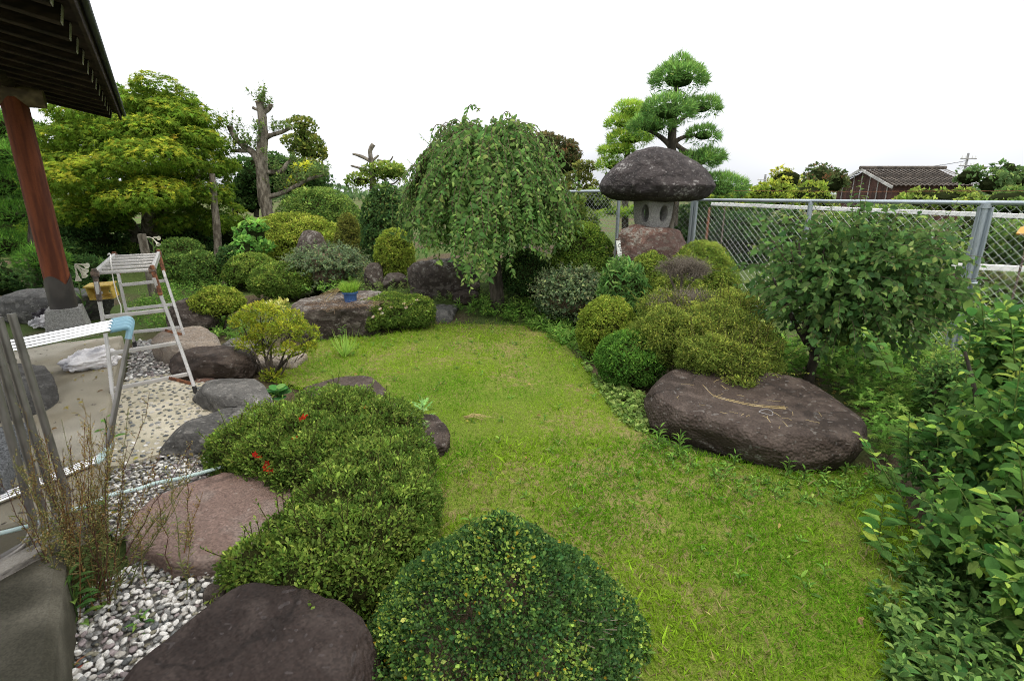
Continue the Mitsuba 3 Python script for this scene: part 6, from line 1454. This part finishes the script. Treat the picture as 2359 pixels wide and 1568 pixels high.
def pot():
    k = thing('flower_pot', 'blue plastic flowerpot with a tuft of bright grass on the ledge', 'flowerpot')
    o = G(808, 697, .41); r = 16 * scale(o[1], 690); h = .15
    prof = [(.001, 0), (r * .78, 0), (r * .95, h * .85), (r * 1.1, h * .86), (r * 1.12, h), (r * 1.02, h), (r * .9, h * .86), (.001, h * .84)]
    m = trimesh.creation.revolve(np.array(prof), sections=32); part(k, 'pot', (m.vertices + o, m.faces), 'pot_blue', 30)
    rs = np.random.default_rng(3); n = 900; a = rs.uniform(0, 6.28, n); rr = r * .85 * np.sqrt(rs.random(n)); pos = o + np.c_[rr * np.cos(a), rr * np.sin(a), np.full(n, h * .85)]
    A = unit(np.c_[np.cos(a) * rr / r * .6, np.sin(a) * rr / r * .6, np.ones(n)] + rs.normal(0, .18, (n, 3))); v, f, c = put('spike', pos, A, unit(rs.normal(size=(n, 3))), rs.uniform(.10, .19, n), np.full(n, .008), tint(n, [(.09, .18, .02), (.12, .2, .03)], [(.22, .3, .05)], .35, rs)); part(k, 'grass', (v, f), 'leaf_matte', False, c)
    ms = []
    for i in range(16):
        d = np.array([-1, rs.normal(0, .35), 0]); l_ = rs.uniform(.25, .5); t = np.linspace(0, 1, 8)[:, None]; ms.append(tube(o + [0, 0, h] + d * l_ * t + [0, 0, 1] * (.16 * t - (.16 + .10 + rs.uniform(0, .05)) * t ** 2), .0022, 3, False))
    part(k, 'dry_blades', join(ms), 'straw', True)
pot()

def litter(label, px, z, n, seed, cols='straw', ln=(.05, .2), r=.002, name='dry_litter'):
    rs = np.random.default_rng(seed); poly = [tuple(G(*q, z)[:2]) for q in px]; ms = []
    for p in inside(poly, n, rs):
        a = rs.uniform(0, 6.28); l_ = rs.uniform(*ln); d = np.array([math.cos(a), math.sin(a), rs.normal(0, .12)]); o = np.array([*p, z + rs.uniform(0, .03)]); ms.append(tube([o, o + d * l_ / 2 + rs.normal(0, .008, 3), o + d * l_], r, 3, False))
    k = thing(name, label, 'litter', kind='stuff'); add(k, join(ms), cols, True)
litter('dry brown litter on the ledge around the blue pot', [(700, 704), (780, 690), (880, 682), (900, 700), (800, 712), (720, 715)], .405, 500, 5, 'dry_brown')
litter('loose straw bits on the huge flat rock', [(1530, 920), (1620, 880), (1800, 930), (1900, 960), (1800, 990), (1640, 960)], .315, 26, 7, 'straw', (.03, .10), .0014)
litter('dry litter on bare soil under the weeping tree', [(930, 690), (1000, 660), (1060, 670), (1040, 700), (960, 705)], .10, 220, 6, 'dry_brown')

k = thing('dry_stick', 'bent dry stick lying across the huge flat rock', 'stick')
rows = [G(1618, 885, .33), G(1640, 909, .33), G(1690, 925, .33), G(1750, 936, .325), G(1810, 941, .325)]; q = spline(rows, 26)
add(k, join([tube(q[:, :3], np.linspace(.0012, .004, 26), 6), tube(q[8:, :3] + [0, .02, .004], np.linspace(.001, .003, 18), 5)]), 'straw', True)
k = thing('wire_ring', 'thin white wire ring lying on the huge flat rock', 'ring')
o = G(1764, 949, .325); th = np.linspace(0, 2 * np.pi, 33); add(k, tube(np.c_[o[0] + .045 * np.cos(th), o[1] + .043 * np.sin(th), o[2] + .006 * np.sin(th * 2)], .0018, 6, False), 'pole_concrete', True)
k = thing('dry_grass_tuft', 'pale dried grass tuft lying in the middle of the lawn', 'grass'); ms = []; rs2 = np.random.default_rng(2); o = G(1070, 962, .03)
for i in range(16):
    e = G(1100 + rs2.uniform(0, 40), 955 + rs2.uniform(-3, 12), .03 + rs2.uniform(0, .03)); ms.append(tube([o + rs2.normal(0, .006, 3), (o + e) / 2 + [0, 0, .02], e], .0014, 3, False))
add(k, join(ms), 'straw', True)

def stake():
    k = thing('measuring_stake', 'white painted measuring stake with black marks before the lantern rock', 'stake')
    a, b = P(1429, 606, 6.75), P(1423, 553, 6.75); w = 9.5 * scale(6.75, 580); d, s, n = frame_of(b - a, (0, 1, 0)); s = -s if s[0] < 0 else s
    a = a - (b - a) * 1.2
    part(k, 'board', cbox((a + b) / 2, np.linalg.norm(b - a), w, .02, np.array([unit(b - a), s, np.cross(unit(b - a), s)]), .002), 'white_paint')
    part(k, 'cap', cbox(b + [0, 0, .008], w * 1.15, .03, .02), 'rust_dark')
    fr = np.array([s, unit(b - a), -np.cross(unit(b - a), s)]); fr[2] = fr[2] if fr[2][1] < 0 else -fr[2]; fr[0] = np.cross(fr[1], fr[2])
    up = unit(b - a)
    for ch, t, h, dx in (('C', .095, .045, -.35), ('1', .145, .035, -.05), ('2', .20, .03, -.3), ('1', .285, .03, -.28)):
        m = meshkit.text_mesh(ch, h, .002); v = m.vertices @ fr + b - up * t * 1.0 + fr[0] * (dx * w * .6) + fr[2] * .0105; part(k, 'marking', (v, m.faces), 'black_mark')
    for i in range(9):
        part(k, 'tick', cbox(b - up * (.05 + .032 * i) + fr[0] * (w * .32) + fr[2] * .0105, w * .3, .004, .002, fr, .0004), 'black_mark')
stake()

def fallen(label, px, z, n, seed):
    rs = np.random.default_rng(seed); poly = [tuple(G(*q, z)[:2]) for q in px]; p = inside(poly, n, rs); k = thing('fallen_leaves', label, 'leaves', kind='stuff')
    v, f, c = put('oval', np.c_[p, z + rs.uniform(.004, .02, n)], np.c_[rs.normal(size=(n, 2)), rs.normal(0, .15, n)], np.c_[rs.normal(0, .3, (n, 2)), np.ones(n)], rs.uniform(.025, .05, n), rs.uniform(.012, .022, n), tint(n, [(.14, .09, .04), (.17, .13, .05), (.10, .06, .035)], [(.2, .17, .03)], .3, rs)); add(k, (v, f), 'leaf_matte', False, c)
fallen('few brown leaves fallen on the lawn', LAWN_PX[:-1], .03, 70, 1)
fallen('dry leaves and bits blown onto the terrace', [(60, 1000), (120, 800), (270, 790), (250, 940), (225, 1080), (60, 1120)], .203, 34, 2)
fallen('dry leaves caught between pebbles and rocks', [(240, 1230), (300, 1060), (470, 1010), (540, 1080), (330, 1220)], .07, 26, 3)
fallen('fallen leaves on bare soil behind the huge flat rock', [(1700, 900), (1860, 870), (2050, 900), (2060, 1060), (1990, 960)], .02, 130, 4)
